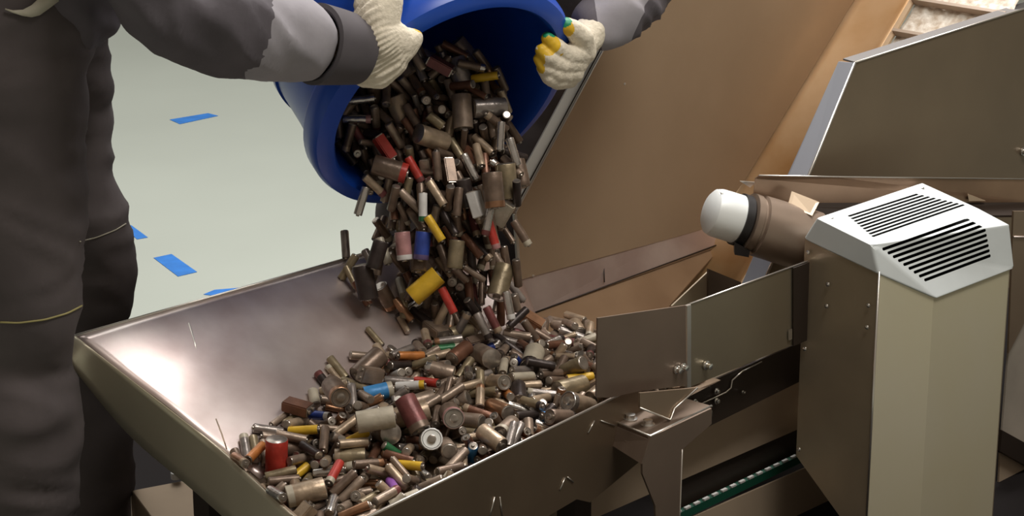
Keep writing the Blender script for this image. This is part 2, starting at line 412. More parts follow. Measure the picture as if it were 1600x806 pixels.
# ================================================================ BRACKET, LEG, BEAM
sb = thing('support_bracket', 'folded steel bracket with bolts carrying the trough beside hopper', 'bracket')
zb = .405
t1, t2, t3, t4 = atz(955, 656, zb), atz(1016, 681, zb), atz(1112, 634, zb), atz(1046, 615, zb)
slab('top_plate', [t1, t2, t3, t4], .006, MATS['dull brown steel'], sb, off=-ZD)
rod('plate_edge', [t1+ZD*.0, t2, t3], .0022, M_edge, sb, 6)
for p in ((985, 655), (1012, 664)): bolt(atz(*p, zb), ZD, sb, .008, .009)
nL = (LD.cross(ZD)).normalized(); pt = t2
def V(px, py): return onp(px, py, t2+WD*.001, WD)
lg = slab('leg', [V(1016, 683), V(1112, 638), V(1112, 662), V(1066, 702), V(1062, 812), V(1058, 900), V(1028, 900), V(1024, 790), V(1004, 740), V(1004, 724), V(1010, 706)], .004, MATS['dull brown steel'], sb, off=-WD)
rod('leg_edge', [V(1066, 702), V(1062, 812), V(1058, 900)], .0012, M_edge, sb, 6)
slab('side_gusset', [t1-ZD*.006, t2-ZD*.006, V(1010, 706), V(1004, 724), atz(950, 690, .37)], .003, MATS['dull brown steel'], sb, off=-LD)
# upright U piece under chute plate
hw_ = (atz(1046, 655, zb)-ORG).dot(WD)+.004
ub = slab('hanger', [atw(1000, 614, hw_), atw(1076, 607, hw_), atw(1090, 605, hw_), atw(1054, 640, hw_), atw(1047, 656, hw_), atw(1000, 637, hw_)], .004, M_steel_d, sb, off=-WD)
rod('hanger_edge', [atw(1090, 606, hw_+.002), atw(1054, 638, hw_+.002), atw(1047, 656, hw_+.002), atw(1000, 637, hw_+.002)], .0016, M_edge, sb, 6)
bm_ = thing('frame_beam', 'dark steel beam with small bolts beneath the chute plates', 'beam')
W3 = .455
slab('beam_web', [atw(1040, 655, W3), atw(1078, 610, W3), atw(1262, 530, W3), atw(1262, 590, W3), atw(1110, 665, W3), atw(1062, 690, W3)], .004, M_darkbeam, bm_, off=-WD)
rod('beam_lip', [atw(1046, 655, W3+.003), atw(1088, 634, W3+.003), atw(1134, 613, W3+.003), atw(1142, 606, W3+.003), atw(1144, 594, W3+.003), atw(1160, 580, W3+.003), atw(1190, 565, W3+.003)], .0014, M_edge, bm_, 6)
rod('beam_lip', [atw(1054, 662, W3+.004), atw(1108, 638, W3+.004), atw(1112, 642, W3+.004), atw(1112, 656, W3+.004)], .0014, M_edge, bm_, 6)
for p in ((1085, 628), (1119, 611), (1119, 626), (1160, 612)): bolt(atw(*p, W3+.004), WD, bm_, .0038 if p[0] < 1150 else .002, .006)

# ================================================================ LOWER SKIRT PANELS AND GREEN BELT
lc = thing('lower_conveyor', 'beige steel side panels with a green toothed belt edge low under trough', 'conveyor')
W4 = .40
M_low = mat('low brown sheet', (.50, .39, .28), .5, .3, 3, .15, col2=(.43, .33, .235))
slab('upper_skirt', [atw(860, 690, W4), atw(1262, 560, W4), atw(1262, 664, W4), atw(1060, 752, W4), atw(860, 840, W4)], .004, M_low, lc, off=-WD)
slab('dark_band', [atw(1060, 750, W4-.01), atw(1262, 660, W4-.01), atw(1262, 712, W4-.01), atw(1060, 800, W4-.01)], .004, M_darkbeam, lc, off=-WD)  # solid dark slab between skirt and green belt
ga, gb = atw(1040, 812, W4+.01), atw(1262, 706, W4+.01)
slab('green_belt', [ga, gb, gb-ZD*.016, ga-ZD*.016], .012, M_green, lc, off=-WD)
for i in range(16):
    a = ga.lerp(gb, (i+.15)/16)+ZD*.0005+WD*.0005; b = ga.lerp(gb, (i+.70)/16)+ZD*.0005+WD*.0005
    slab('belt_tooth', [a, b, b+ZD*.0035, a+ZD*.0035], .006, mat('tooth grey', (.50, .49, .47), .5), lc, off=-WD)
slab('lower_skirt', [ga-ZD*.017, atw(1400, 658, W4+.01)-ZD*.017, atw(1420, 900, W4+.01), atw(1040, 1000, W4+.01)], .004, M_low, lc, off=-WD)

# ================================================================ TUBULAR MOTOR
tm = thing('drum_motor', 'brown cylindrical drum motor with white end cap beside housing', 'motor')
ca = at(1126, 334, 3.83); cb = at(1300, 388, 3.87); ax = (cb-ca).normalized()
Rm_ = .052
lathe('motor_casing', ca, ax, [(.040, .050), (.0535, .052), (.0535, .064), (.050, .066), (.050, .070), (.0555, .073), (.056, .12), (.0565, .185)], M_motor, tm, 48)
lathe('clamp_ring', ca, ax, [(.030, .032), (.0475, .033), (.0475, .047), (.045, .050), (.03, .051)], M_black, tm, 48)
lathe('end_cap', ca, ax, [(.004, -.026), (.032, -.0245), (.0405, -.018), (.0435, -.008), (.044, .010), (.044, .034), (.030, .035)], M_white, tm, 48)
bolt(ca+Vector((-.0, -.012, .040)), Vector((0, -.3, 1)), tm, .003, .005)
tab = [at(1180, 405, 3.6), at(1196, 412, 3.6)]
slab('clamp_foot', [at(1148, 378, 3.80), at(1172, 392, 3.80), at(1170, 402, 3.80), at(1148, 398, 3.80)], .02, M_black, tm, off=Vector((0, 1, 0)))
slab('mount_tab', [at(1237, 299, 3.87), at(1280, 316, 3.87), at(1269, 337, 3.83), at(1231, 321, 3.85)], .003, mat('pale tab', (.52, .40, .28), .45, .4), tm, off=Vector((0, 1, 0)))
slab('latch_tab', [at(1156, 283, 3.90), at(1182, 285, 3.90), at(1172, 293, 3.90)], .004, M_edge, tm, off=Vector((0, 1, 0)))
# crossbar
xb = thing('crossbar', 'long brown angle bar crossing behind the vented housing', 'bar')
y1, y2 = 3.86, 4.168
ym = y1+(y2-y1)*120/440
slab('bar_web', [at(1180, 279, y1), at(1186, 274, y1), at(1300, 276, ym), at(1620, 280, y2), at(1620, 316, y2), at(1176, 317, y1)], .005, mat('copper brown steel', (.40, .26, .17), .35, .7, 6, .35), xb, off=Vector((0, 1, 0)))
rod('bar_edge', [at(1186, 274, y1-.002), at(1300, 276, ym-.002), at(1620, 280, y2-.002)], .0014, M_edge, xb, 6)
slab('bar_shelf', [at(1176, 317, y1), at(1620, 316, y2), at(1620, 336, y2-.05), at(1262, 338, y1+.03)], .004, M_darkbeam, xb, off=-ZD)
slab('gusset', [at(1512, 303, 4.08), at(1540, 314, 4.10), at(1514, 314, 4.08)], .004, mat('pale tab', (.52, .40, .28)), xb, off=Vector((0, 1, 0)))

# ================================================================ VENTED HOUSING
vh = thing('vented_housing', 'tall steel housing topped by a slotted pale metal cover', 'housing')
s0, s9 = 1.2, 1.55
zt = .60
ring = [(1.203, .488), (1.203, .649), (1.306, .694), (1.546, .696), (1.546, .49)]
lowz = -.0
def hz(w_): return .607-.20*(w_-.488)*2.0
ctz = [.604, .576, .520, .520, .60]
cl_ = [X(s, w_, ctz[i]) for i, (s, w_) in enumerate(ring)]
# left lower edge is cut on a slope towards the front
lwz = {0: .188, 1: .05, 2: .0, 3: .0, 4: .0}
bots = [X(s, w_, lwz[i]) for i, (s, w_) in enumerate(ring)]
def quad(nm, i, j, mt, lab=None):
    o = slab(nm, [cl_[i], cl_[j], bots[j], bots[i]], .003, mt, vh, off=None)
    if lab: o['label'] = lab
    return o
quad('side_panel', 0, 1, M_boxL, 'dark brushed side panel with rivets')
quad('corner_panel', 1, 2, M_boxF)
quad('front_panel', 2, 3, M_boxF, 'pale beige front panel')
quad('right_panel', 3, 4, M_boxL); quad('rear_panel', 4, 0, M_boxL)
rod('corner_seam', [cl_[1], bots[1]], .0022, M_edge, vh, 6)
for p in ((1263, 394), (1294, 444), (1292, 478), (1357, 477), (1355, 511), (1258, 545), (1249, 702)):
    rivet(ats(*p, 1.2)-LD*.001, -LD, vh, .0042)
# cover
cA, cB, cC, cD = ats(1255, 373, 1.2), ats(1276, 340, 1.2), ats(1363, 383, 1.2), ats(1374, 429, 1.2)
cE = X(1.306, .70, .513); cF = X(1.552, .702, .513); cG = ats(1578, 351, 1.552); cH = ats(1529, 325, 1.552); cI = ats(1441, 285, 1.552)
cJ = X(1.552, .486, .60)
cv_ = [cA, cB, cC, cD, cE, cF, cG, cH, cI, cJ]
Vm = sum(cv_, Vector())/len(cv_)
faces = [(0, 1, 2, 3), (1, 8, 7, 2), (2, 7, 6), (2, 6, 5, 4), (2, 4, 3), (5, 6, 7, 8, 9), (0, 9, 8, 1), (0, 3, 4, 5, 9)]
fs = []
for f in faces:
    for k in range(1, len(f)-1): fs.append((f[0], f[k], f[k+1]))
cov = mesh('vent_cover', cv_, fs, [M_cover, mat('slot shade black', (.004, .004, .005), .9)], vh); fixn(cov)
bv = cov.modifiers.new('b', 'BEVEL'); bv.width = .004; bv.segments = 3; bv.limit_method = 'ANGLE'; bv.angle_limit = math.radians(12)
cov['label'] = 'pale brushed metal cover with two banks of slots'
def slotprism(bm, a, b, n, hw, depth):
    t = (b-a).normalized(); sd = n.cross(t).normalized(); pts = []
    for k in range(9): an = math.pi*k/8; pts.append(b + (t*math.sin(an)+sd*math.cos(an))*hw)
    for k in range(9): an = math.pi*k/8; pts.append(a + (-t*math.sin(an)-sd*math.cos(an))*hw)
    vt = [bm.verts.new(p+n*.012) for p in pts]; vb = [bm.verts.new(p-n*depth) for p in pts]
    bm.faces.new(vt); bm.faces.new(vb[::-1]); k = len(pts)
    for i in range(k): bm.faces.new((vt[i], vb[i], vb[(i+1) % k], vt[(i+1) % k]))
bmc = bmesh.new()
nt_ = (cB-cC).cross(cH-cC).normalized(); nt_ = nt_ if nt_.z > 0 else -nt_
for i in range(9):
    t = i/8
    a = onp(1327+(1364-1327)*t, 337.5+(369-337.5)*t, cC, nt_); b = onp(1433+(1505-1433)*t, 303+(320-303)*t, cC, nt_)
    slotprism(bmc, a, b, nt_, .0027, .014)
nf = (cG-cC).cross(cE-cC).normalized(); nf = nf if nf.z > 0 else -nf
nf2 = nf
for i in range(9):
    t = i/8
    a = onp(1381+(1447-1381)*t, 389+(437-389)*t, cC, nf); b = onp(1530+(1555-1530)*t, 337+(397-337)*t, cC, nf)
    slotprism(bmc, a, b, nf, .0027, .03)
bmesh.ops.recalc_face_normals(bmc, faces=bmc.faces)
mc = bpy.data.meshes.new('cut'); bmc.to_mesh(mc); bmc.free(); mc.materials.append(MATS['slot shade black'])  # slot walls coloured black to stand for the shade inside
cut = bpy.data.objects.new('cut', mc); COL.objects.link(cut)
bo = cov.modifiers.new('c', 'BOOLEAN'); bo.operation = 'DIFFERENCE'; bo.object = cut; bo.solver = 'EXACT'; bo.material_mode = 'TRANSFER'
dg = bpy.context.evaluated_depsgraph_get(); nm_ = bpy.data.meshes.new_from_object(cov.evaluated_get(dg)); cov.modifiers.clear(); cov.data = nm_
bpy.data.objects.remove(cut)
for p in ((1300, 341), (1442, 294)): rivet(onp(*p, cC, nt_), nt_, vh, .003)

# ================================================================ RIGHT EDGE AND LOWER LEFT
rp = thing('rear_machine_panel', 'brown steel machine panels behind the housing at right', 'panel')
WR = .60
slab('upper_sheet', [atw(1584, 330, WR), atw(1680, 330, WR), atw(1680, 350, WR), atw(1576, 552, WR)], .004, M_steel_d, rp, off=-WD)
slab('pale_sheet', [atw(1576, 552, WR-.01), atw(1680, 345, WR-.01), atw(1680, 735, WR-.01), atw(1566, 672, WR-.01)], .004, mat('pale brown sheet', (.50, .44, .37), .5, .2, 6, .3), rp, off=-WD)
slab('dark_rail', [atw(1566, 672, WR+.01), atw(1680, 735, WR+.01), atw(1680, 770, WR+.01), atw(1563, 705, WR+.01)], .02, M_darkbeam, rp, off=-WD)
slab('lower_sheet', [atw(1563, 704, WR-.005), atw(1680, 769, WR-.005), atw(1680, 880, WR-.005), atw(1556, 880, WR-.005)], .004, M_low, rp, off=-WD)
rod('sheet_edge', [atw(1584, 370, WR+.002), atw(1680, 370, WR+.002)], .002, M_steel, rp, 6)

lb = thing('base_box', 'dark brown steel base box standing under the hopper\'s left corner', 'box')
z_ = .20
k1, k2, k3 = atz(205, 766, z_), atz(300, 748, z_), atz(260, 840, z_)
k4 = k2+(k3-k1)
k2b = k1+(k2-k1)*4; k4b = k2b+(k3-k1)
slab('box_body', [k1, k2b, k4b, k3], .2, M_steel_d, lb, off=-ZD, bevel=.002)
rod('corner_trim', [k1+Vector((-.001, -.002, 0)), k1-ZD*.199+Vector((-.001, -.002, 0))], .0025, M_edge, lb, 6)
fo_ = lathe('adjuster_knob', atz(275, 748, .205), ZD, [(.004, 0), (.009, .001), (.009, .012), (.004, .014)], M_white, None, 12)
tag(fo_, 'small white plastic knob on the base box under hopper', 'knob')
# hopper legs down to the floor (hidden mostly behind the rim)
for s_, w_, zz in ((.12, .42, .38), (.62, .44, .37), (.70, .08, .45), (.12, .12, .42)):
    a = X(s_, w_, 0); slab('leg', [a, a+LD*.04, a+LD*.04+WD*.04, a+WD*.04], zz-.02, M_darkbeam, hop, off=ZD)
for s_, w_, zz in ((1.2, .08, .30), (1.9, .08, .72)):
    a = X(s_, w_, 0); slab('leg', [a, a+LD*.04, a+LD*.04+WD*.04, a+WD*.04], zz, M_darkbeam, cv, off=ZD)

# ================================================================ THE BARREL
MA = Vector((math.sin(.623)*math.cos(.5624), -math.cos(.623)*math.cos(.5624), -math.sin(.5624))).normalized()
MC = at(700.4, 162.1, 3.6)
ba = thing('barrel', 'blue plastic barrel tipped over the hopper, mouth full of batteries', 'barrel')
prof_out = [(.205, -.58), (.215, -.57), (.217, -.40), (.219, -.385), (.219, -.37), (.217, -.355), (.222, -.12), (.226, -.065), (.238, -.055), (.2435, -.045), (.2435, -.022), (.238, -.008), (.224, .001), (.212, .003), (.2075, -.003), (.206, -.02), (.206, -.10), (.205, -.30), (.200, -.56)]
bb = lathe('barrel_shell', MC, MA, prof_out, M_blue, ba, 96, closed=False)
bb['label'] = 'blue barrel wall with thick rolled lip'
for h in (-.20, -.30):
    lathe('barrel_hoop', MC, MA, [(.219, h-.012), (.2245, h-.006), (.2245, h+.006), (.219, h+.012)], M_blue, ba, 96, closed=True)

# ================================================================ PEOPLE
def wr(amp, sc, seed=0, ridge=0.0, d=(0, 0, 1), k=2.6):
    d = Vector(d).normalized(); u = d.orthogonal().normalized(); v = d.cross(u)
    def f(p):
        q = Vector((p.dot(d)*sc*k, p.dot(u)*sc, p.dot(v)*sc+seed))
        w3 = Vector((noise.noise(q*.4), noise.noise(q*.4+Vector((9, 0, 0))), 0))*.9
        a = noise.noise(q*.55+w3); b = noise.noise(q*.9+Vector((5, 1, 2))+w3)
        return amp*(a*.9 + ridge*(.5-abs(b)*2.0)*.6)
    return f
def head(parent_, c, fwd, up):
    pass
def V3(*a): return Vector(a)
def pt(px, py, Y): return at(px, py, Y)

# ---- worker at the left
hipN = pt(16, 95, 3.23); hipF = pt(112, 90, 3.44)
kneeN = pt(44, 470, 3.22); kneeF = pt(140, 350, 3.54)
ankN = pt(40, 850, 3.26); ankF = pt(150, 742, 3.62)
ankN.z = .09; ankF.z = .09
chest = pt(120, -170, 3.30); neck = pt(215, -330, 3.28); headc = pt(275, -430, 3.24)
shN = pt(190, -260, 3.12); elN = pt(238, 8, 3.10); wrN = pt(548, 74, 3.40)
shF = pt(250, -270, 3.48); elF = pt(420, -150, 3.72); wrF = pt(640, -130, 3.66)
def worker_body(name_lab, J, cat='person'):
    chs = [[(J['hipN'], .06), (J['kneeN'], .042), (J['ankN'], .038), (J['ankN']+J['toe']*.6-ZD*.03, .034)],
           [(J['hipF'], .03), (J['kneeF'], .032), (J['ankF'], .038), (J['ankF']+J['toe']*.6-ZD*.03, .034)],
           [((J['hipN']+J['hipF'])/2-V3(.02, 0, 0), .05), (J['chest'], .10), (J['neck'], .05), (J['head'], .075), (J['head']+J['hup']*.06, .08)],
           [(J['hipN'], .045), (J['hipF'], .03)],
           [(J['chest'], .09), (J['shN'], .045), (J['elN'], .036), (J['wrN'], .026)],
           [(J['chest'], .07), (J['shF'], .045), (J['elF'], .036), (J['wrF'], .026)],
           [(J['head']+J['face']*.07+J['hup']*.0, .022), (J['head']+J['face']*.088-J['hup']*.02, .012)],
           [(J['head']+J['face']*.05-J['hup']*.06, .035)],
           [(J['head']+J['face'].cross(J['hup'])*.08, .015)], [(J['head']-J['face'].cross(J['hup'])*.08, .015)]]
    o = blob('person', chs, .011, M_skin, None, 4)
    tag(o, name_lab, cat)
    hair = blob('hair', [[(J['head']+J['hup']*.055-J['face']*.015, .088)], [(J['head']-J['face']*.04, .075)]], .011, M_hair, o, 3)
    for s in (-1, 1):
        e = J['head']+J['face']*.083+J['hup']*.012+J['face'].cross(J['hup'])*.03*s
        ey = lathe('eye', e, J['face'], [(.001, -.004), (.007, -.003), (.008, 0), (.005, .003), (.001, .004)], M_white, o, 12)
        lathe('iris', e+J['face']*.0028, J['face'], [(.0045, 0), (.0040, .0012), (.001, .0016)], M_hair, ey, 10)
    sd_ = J['face'].cross(J['hup'])
    rod('mouth', [J['head']+J['face']*.088-J['hup']*.055-sd_*.02, J['head']+J['face']*.094-J['hup']*.057, J['head']+J['face']*.088-J['hup']*.055+sd_*.02], .004, mat('lips', (.4, .18, .15), .5), o, 8)
    return o
J1 = dict(hipN=hipN, hipF=hipF, kneeN=kneeN, kneeF=kneeF, ankN=ankN, ankF=ankF, toe=V3(.26, .05, -.02), chest=chest, neck=neck, head=headc, hup=V3(.5, .1, .85).normalized(), face=V3(.8, .2, -.5).normalized(), shN=shN, elN=elN, wrN=wrN, shF=shF, elF=elF, wrF=wrF)
w1 = worker_body('worker in grey coveralls and cream gloves bending over at left of hopper', J1)
# trousers
kn = .92
tro = blob('trousers', [
    [(pt(8, 20, 3.24), .135), (pt(14, 170, 3.22), .112), (pt(24, 290, 3.22), .103), (pt(36, 400, 3.21), .094), (pt(38, 470, 3.21), .090), (pt(22, 560, 3.225), .077), (pt(34, 640, 3.22), .094), (pt(24, 760, 3.24), .098), (ankN+ZD*.03, .085)],
    [(pt(100, 60, 3.40), .072), (pt(110, 180, 3.50), .066), (pt(118, 270, 3.52), .066), (pt(140, 350, 3.53), .070), (pt(148, 420, 3.54), .066), (pt(142, 500, 3.56), .064), (pt(146, 640, 3.6), .064), (ankF+ZD*.03, .064)],
    [(pt(20, 30, 3.24), .11), (pt(95, 40, 3.40), .078)]],
    .010, M_trou, w1, 5, wr(.011, 8, 3, .9, (.25, .1, 1)))
ja = (wrN-elN).normalized()
JC = [(pt(408, 60, 3.27), (V3(1, 0, -.38)).normalized()), (pt(514, 70, 3.36), ja)]
jk = blob('jacket', [
    [(pt(40, -30, 3.28), .150), (pt(90, -150, 3.30), .165), (pt(160, -260, 3.28), .14), (pt(205, -320, 3.28), .075)],
    [(pt(90, -20, 3.34), .09), (pt(160, -150, 3.3), .12)],
    [(pt(150, -200, 3.2), .11), (pt(190, -190, 3.12), .085), (pt(218, -70, 3.10), .070), (pt(246, -2, 3.11), .066), (pt(300, 18, 3.16), .077), (pt(352, 38, 3.21), .079), (pt(400, 53, 3.26), .072), (pt(455, 63, 3.315), .0635)],
    [(shN, .082), (chest, .15)], [(shN, .082), (pt(190, -190, 3.12), .085)],
    [(shF, .085), (elF, .07), (pt(560, -140, 3.68), .055)]],
    .009, [M_jack, M_lite], w1, 5, wr(.012, 9, 9, .9, (1, .3, .7)),
    cuts=JC, matf=lambda c: 1 if (c-JC[0][0]).dot(JC[0][1]) > 0 and (c-JC[1][0]).dot(JC[1][1]) < 0 and (c-wrN).length < .25 else 0)
def cuffring(name, a, b, r0, r1, m_, parent):
    d = (b-a).normalized(); Ln = (b-a).length
    o = lathe(name, a, d, [(r0*.9, 0), (r0, .002), ((r0+r1)/2+.001, Ln*.5), (r1, Ln-.003), (r1-.004, Ln), (r1-.010, Ln-.004), (r0*.8, .004)], m_, parent, 40, closed=True)
    for v in o.data.vertices: v.co += (v.co-a).normalized()*.003*noise.noise(v.co*18)
    return o
cuffring('cuff', pt(492, 68, 3.345), pt(558, 78, 3.405), .0625, .054, M_cuff, w1)
# piping round the knees, light trim at the jacket hem
def wrapline(name, pts, r, m_, parent): rod(name, pts, r, m_, parent, 6)
def on_surface(obj, px, py, off=.001):
    d = ray(px, py).normalized(); hit, loc, nrm, idx = obj.ray_cast(CAM, d)
    return loc + nrm*off if hit else None
def surf_line(name, obj, pix, r, m_, parent):
    pts = []
    for i in range(len(pix)-1):
        for k in range(8):
            t = k/8; p = on_surface(obj, pix[i][0]*(1-t)+pix[i+1][0]*t, pix[i][1]*(1-t)+pix[i+1][1]*t)
            if p: pts.append(p)
    if len(pts) > 2:
        for _ in range(2): pts = [pts[0]]+[(pts[i-1]+pts[i]*2+pts[i+1])/4 for i in range(1, len(pts)-1)]+[pts[-1]]
        rod(name, pts, r, m_, parent, 6)
surf_line('knee_piping', tro, [(0, 503), (30, 504), (70, 499), (105, 489), (130, 476)], .0016, M_yelpipe, w1)
surf_line('knee_piping', tro, [(124, 377), (150, 371), (180, 359), (198, 348)], .0011, M_pipe, w1)
# hem trim: a curved light flap of the jacket
trim = []
for (x, y, h) in ((8, 13, 2), (20, 16, 4), (36, 15, 10), (50, 8, 19), (62, -3, 27), (76, -14, 28), (92, -28, 30)):
    trim.append((x, y, h))
vs = []; fs = []
def near_hit(x, y):
    c = [q for q in (on_surface(jk, x, y, 0), on_surface(tro, x, y, 0)) if q]
    return min(c, key=lambda q: q.y)-ray(x, y).normalized()*.007 if c else pt(x, y, 3.12)
for x, y, h in trim: vs += [near_hit(x, y), near_hit(x, y+h)]
for i in range(len(trim)-1): fs.append((2*i, 2*i+1, 2*i+3, 2*i+2))
tt = mesh('hem_trim', vs, fs, M_pipe, w1, smooth=True); sm = tt.modifiers.new('s', 'SOLIDIFY'); sm.thickness = .003
for a in (ankN, ankF):
    blob('boot', [[(V3(a.x, a.y, .055), .05), (V3(a.x+.10, a.y+.02, .045), .044), (V3(a.x+.19, a.y+.035, .036), .036)], [(V3(a.x, a.y, .12), .05), (V3(a.x, a.y, .05), .05)]], .008, M_shoe, w1, 4)

# ---- gloves
def glove(chains, parent, tips, label=None, ribdir=None, ribzone=None, vox=.0022):
    def d(p):
        a = 0.0
        if ribzone:
            c, ax_, l = ribzone; h = (p-c).dot(ax_)
            rad = (p-c)-ax_*h
            k = max(0, min(1, (l-h)/(.035)))
            u = ax_.orthogonal().normalized(); v = ax_.cross(u)
            ang = math.atan2(rad.dot(v), rad.dot(u))
            a += .0018*k*math.sin(ang*32)
        return a + .0006*noise.noise(p*150)+.0015*noise.noise(p*45)
    def mf(c):
        for q, r, mi in tips:
            if (c-q).length < r: return mi
        return 0
    o = blob('glove', chains, vox, [M_glove, M_gyel, M_ggrn], parent, 3, d, mf)
    if label: o['label'] = label
    return o
Y0 = 3.40
g1 = glove([
    [(pt(548, 90, 3.405), .0385), (pt(572, 86, 3.41), .040), (pt(590, 70, 3.41), .040)],
    [(pt(572, 62, 3.41), .036), (pt(590, 30, 3.41), .036), (pt(598, 5, 3.42), .032), (pt(600, -25, 3.44), .026)],
    [(pt(572, 110, 3.41), .026), (pt(592, 112, 3.41), .0255), (pt(612, 92, 3.41), .026)],
    [(pt(592, 60, 3.405), .040), (pt(612, 64, 3.41), .032), (pt(628, 66, 3.415), .0235), (pt(645, 61, 3.425), .0165)],
    [(pt(590, 100, 3.41), .028), (pt(615, 84, 3.41), .026), (pt(636, 72, 3.42), .0185), (pt(648, 59, 3.425), .0135)],
    [(pt(608, 22, 3.42), .018), (pt(619, -4, 3.44), .013), (pt(628, -35, 3.47), .0115), (pt(640, -60, 3.52), .0105)],
    [(pt(600, 0, 3.42), .017), (pt(604, -40, 3.45), .0125), (pt(616, -72, 3.50), .011), (pt(630, -80, 3.54), .010)],
    [(pt(585, 0, 3.42), .017), (pt(586, -45, 3.45), .0125), (pt(598, -78, 3.50), .011), (pt(612, -88, 3.54), .010)],
    [(pt(570, 8, 3.42), .016), (pt(566, -35, 3.45), .0115), (pt(576, -66, 3.50), .0105), (pt(590, -76, 3.54), .0095)]],
    w1, [(pt(652, 47, 3.43), .0100, 1), (pt(636, -8, 3.45), .012, 1), (pt(640, -60, 3.52), .02, 1), (pt(630, -80, 3.54), .02, 1), (pt(612, -88, 3.54), .02, 1)],
    'cream knit glove gripping the barrel lip', ribzone=(pt(548, 88, 3.405), (pt(600, 62, 3.41)-pt(548, 88, 3.405)).normalized(), .085))
glove([[(wrF, .036), (pt(670, -125, 3.66), .034), (pt(690, -110, 3.64), .028)]] + [[(pt(690, -125+i*9, 3.64), .014), (pt(715, -118+i*9, 3.62), .012), (pt(725, -104+i*9, 3.60), .011)] for i in range(4)] + [[(pt(680, -100, 3.63), .015), (pt(700, -80, 3.60), .012)]],
    w1, [(pt(725, -100, 3.6), .03, 1)], vox=.003)

# ---- worker behind the barrel
def q2(px, py, Y): return at(px, py, Y)
h2N = V3(.04, 4.29, .90); h2F = V3(-.17, 4.24, .90)
k2N = V3(.01, 4.25, .50); k2F = V3(-.175, 4.17, .50)
a2N = V3(.01, 4.28, .09); a2F = V3(-.19, 4.26, .09)
ch2 = V3(-.02, 4.02, 1.25); nk2 = V3(-.03, 3.93, 1.44); hd2 = V3(-.03, 3.88, 1.57)
s2N = V3(.17, 4.0, 1.36); e2N = q2(1010, -45, 3.98); w2N = q2(925, 52, 3.75)
s2F = V3(-.23, 4.0, 1.36); e2F = V3(-.32, 3.82, 1.22); w2F = V3(-.17, 3.66, 1.17)
J2 = dict(hipN=h2N, hipF=h2F, kneeN=k2N, kneeF=k2F, ankN=a2N, ankF=a2F, toe=V3(.02, -.24, -.02), chest=ch2, neck=nk2, head=hd2, hup=V3(0, -.15, 1).normalized(), face=V3(0, -.9, -.4).normalized(), shN=s2N, elN=e2N, wrN=w2N, shF=s2F, elF=e2F, wrF=w2F)
w2_ = worker_body('worker in grey coveralls standing behind barrel, gloved hand on its lip', J2)
blob('trousers', [
    [(h2N+ZD*.03, .115), (h2N.lerp(k2N, .5), .098), (k2N, .088), (k2N.lerp(a2N, .5), .08), (a2N, .082)],
    [(h2F+ZD*.03, .115), (h2F.lerp(k2F, .5), .098), (k2F, .088), (k2F.lerp(a2F, .5), .08), (a2F, .082)],
    [(h2N+ZD*.05, .12), (h2F+ZD*.05, .12)]], .011, M_trou, w2_, 5, wr(.012, 8, 31, .9))
JC2 = [(q2(938, 60, 3.78), V3(1, 0, .18).normalized()), (q2(990, 30, 3.86), V3(1, 0, -.5).normalized())]
jk2 = blob('jacket', [
    [(V3(-.09, 4.22, .98), .15), (ch2, .165), (nk2-ZD*.04, .075)],
    [(V3(.05, 4.27, .95), .125), (V3(.11, 4.12, 1.22), .12)], [(V3(-.18, 4.20, .98), .12), (V3(-.14, 4.0, 1.28), .11)],
    [(s2N, .085), (e2N, .070), (q2(985, 0, 3.88), .062), (q2(962, 20, 3.82), .058), (q2(940, 34, 3.78), .048)],
    [(s2F, .085), (e2F, .065), (w2F+V3(-.02, .03, 0), .05)]], .009, [M_jack, M_lite], w2_, 4, wr(.013, 11, 17, 1.0, (1, .2, .6)),
    cuts=JC2, matf=lambda c: 1 if (c-JC2[0][0]).dot(JC2[0][1]) > 0 and (c-JC2[1][0]).dot(JC2[1][1]) < 0 and (c-q2(960, 30, 3.8)).length < .14 else 0)
for a in (a2N, a2F):
    blob('boot', [[(V3(a.x, a.y, .055), .05), (V3(a.x, a.y-.10, .045), .044), (V3(a.x, a.y-.19, .036), .036)], [(V3(a.x, a.y, .12), .05), (V3(a.x, a.y, .05), .05)]], .008, M_shoe, w2_, 4)
g2 = glove([
    [(q2(926, 48, 3.76), .030), (q2(908, 66, 3.73), .031), (q2(896, 92, 3.71), .029), (q2(886, 110, 3.70), .026)],
    [(q2(904, 84, 3.69), .0225), (q2(884, 86, 3.655), .0165), (q2(866, 72, 3.635), .0155), (q2(855, 60, 3.63), .0105)],
    [(q2(900, 98, 3.69), .0205), (q2(876, 102, 3.645), .015), (q2(856, 90, 3.625), .0130), (q2(845, 78, 3.625), .010)],
    [(q2(895, 112, 3.69), .020), (q2(872, 116, 3.645), .0145), (q2(853, 106, 3.63), .0125), (q2(842, 92, 3.63), .0095)],
    [(q2(888, 122, 3.69), .018), (q2(870, 129, 3.65), .0125), (q2(856, 120, 3.635), .0115), (q2(846, 106, 3.635), .009)],
    [(q2(910, 80, 3.70), .024), (q2(908, 58, 3.68), .020), (q2(896, 46, 3.665), .0165), (q2(885, 40, 3.66), .0135)]],
    w2_, [(q2(882, 30, 3.65), .0135, 2), (q2(880, 46, 3.645), .0190, 1), (q2(850, 50, 3.62), .0095, 2), (q2(862, 50, 3.63), .010, 2), (q2(858, 66, 3.615), .0225, 1), (q2(872, 78, 3.64), .014, 1), (q2(838, 92, 3.62), .016, 1), (q2(840, 108, 3.62), .012, 1)],
    'cream glove with yellow and green coated fingertips', vox=.0019)

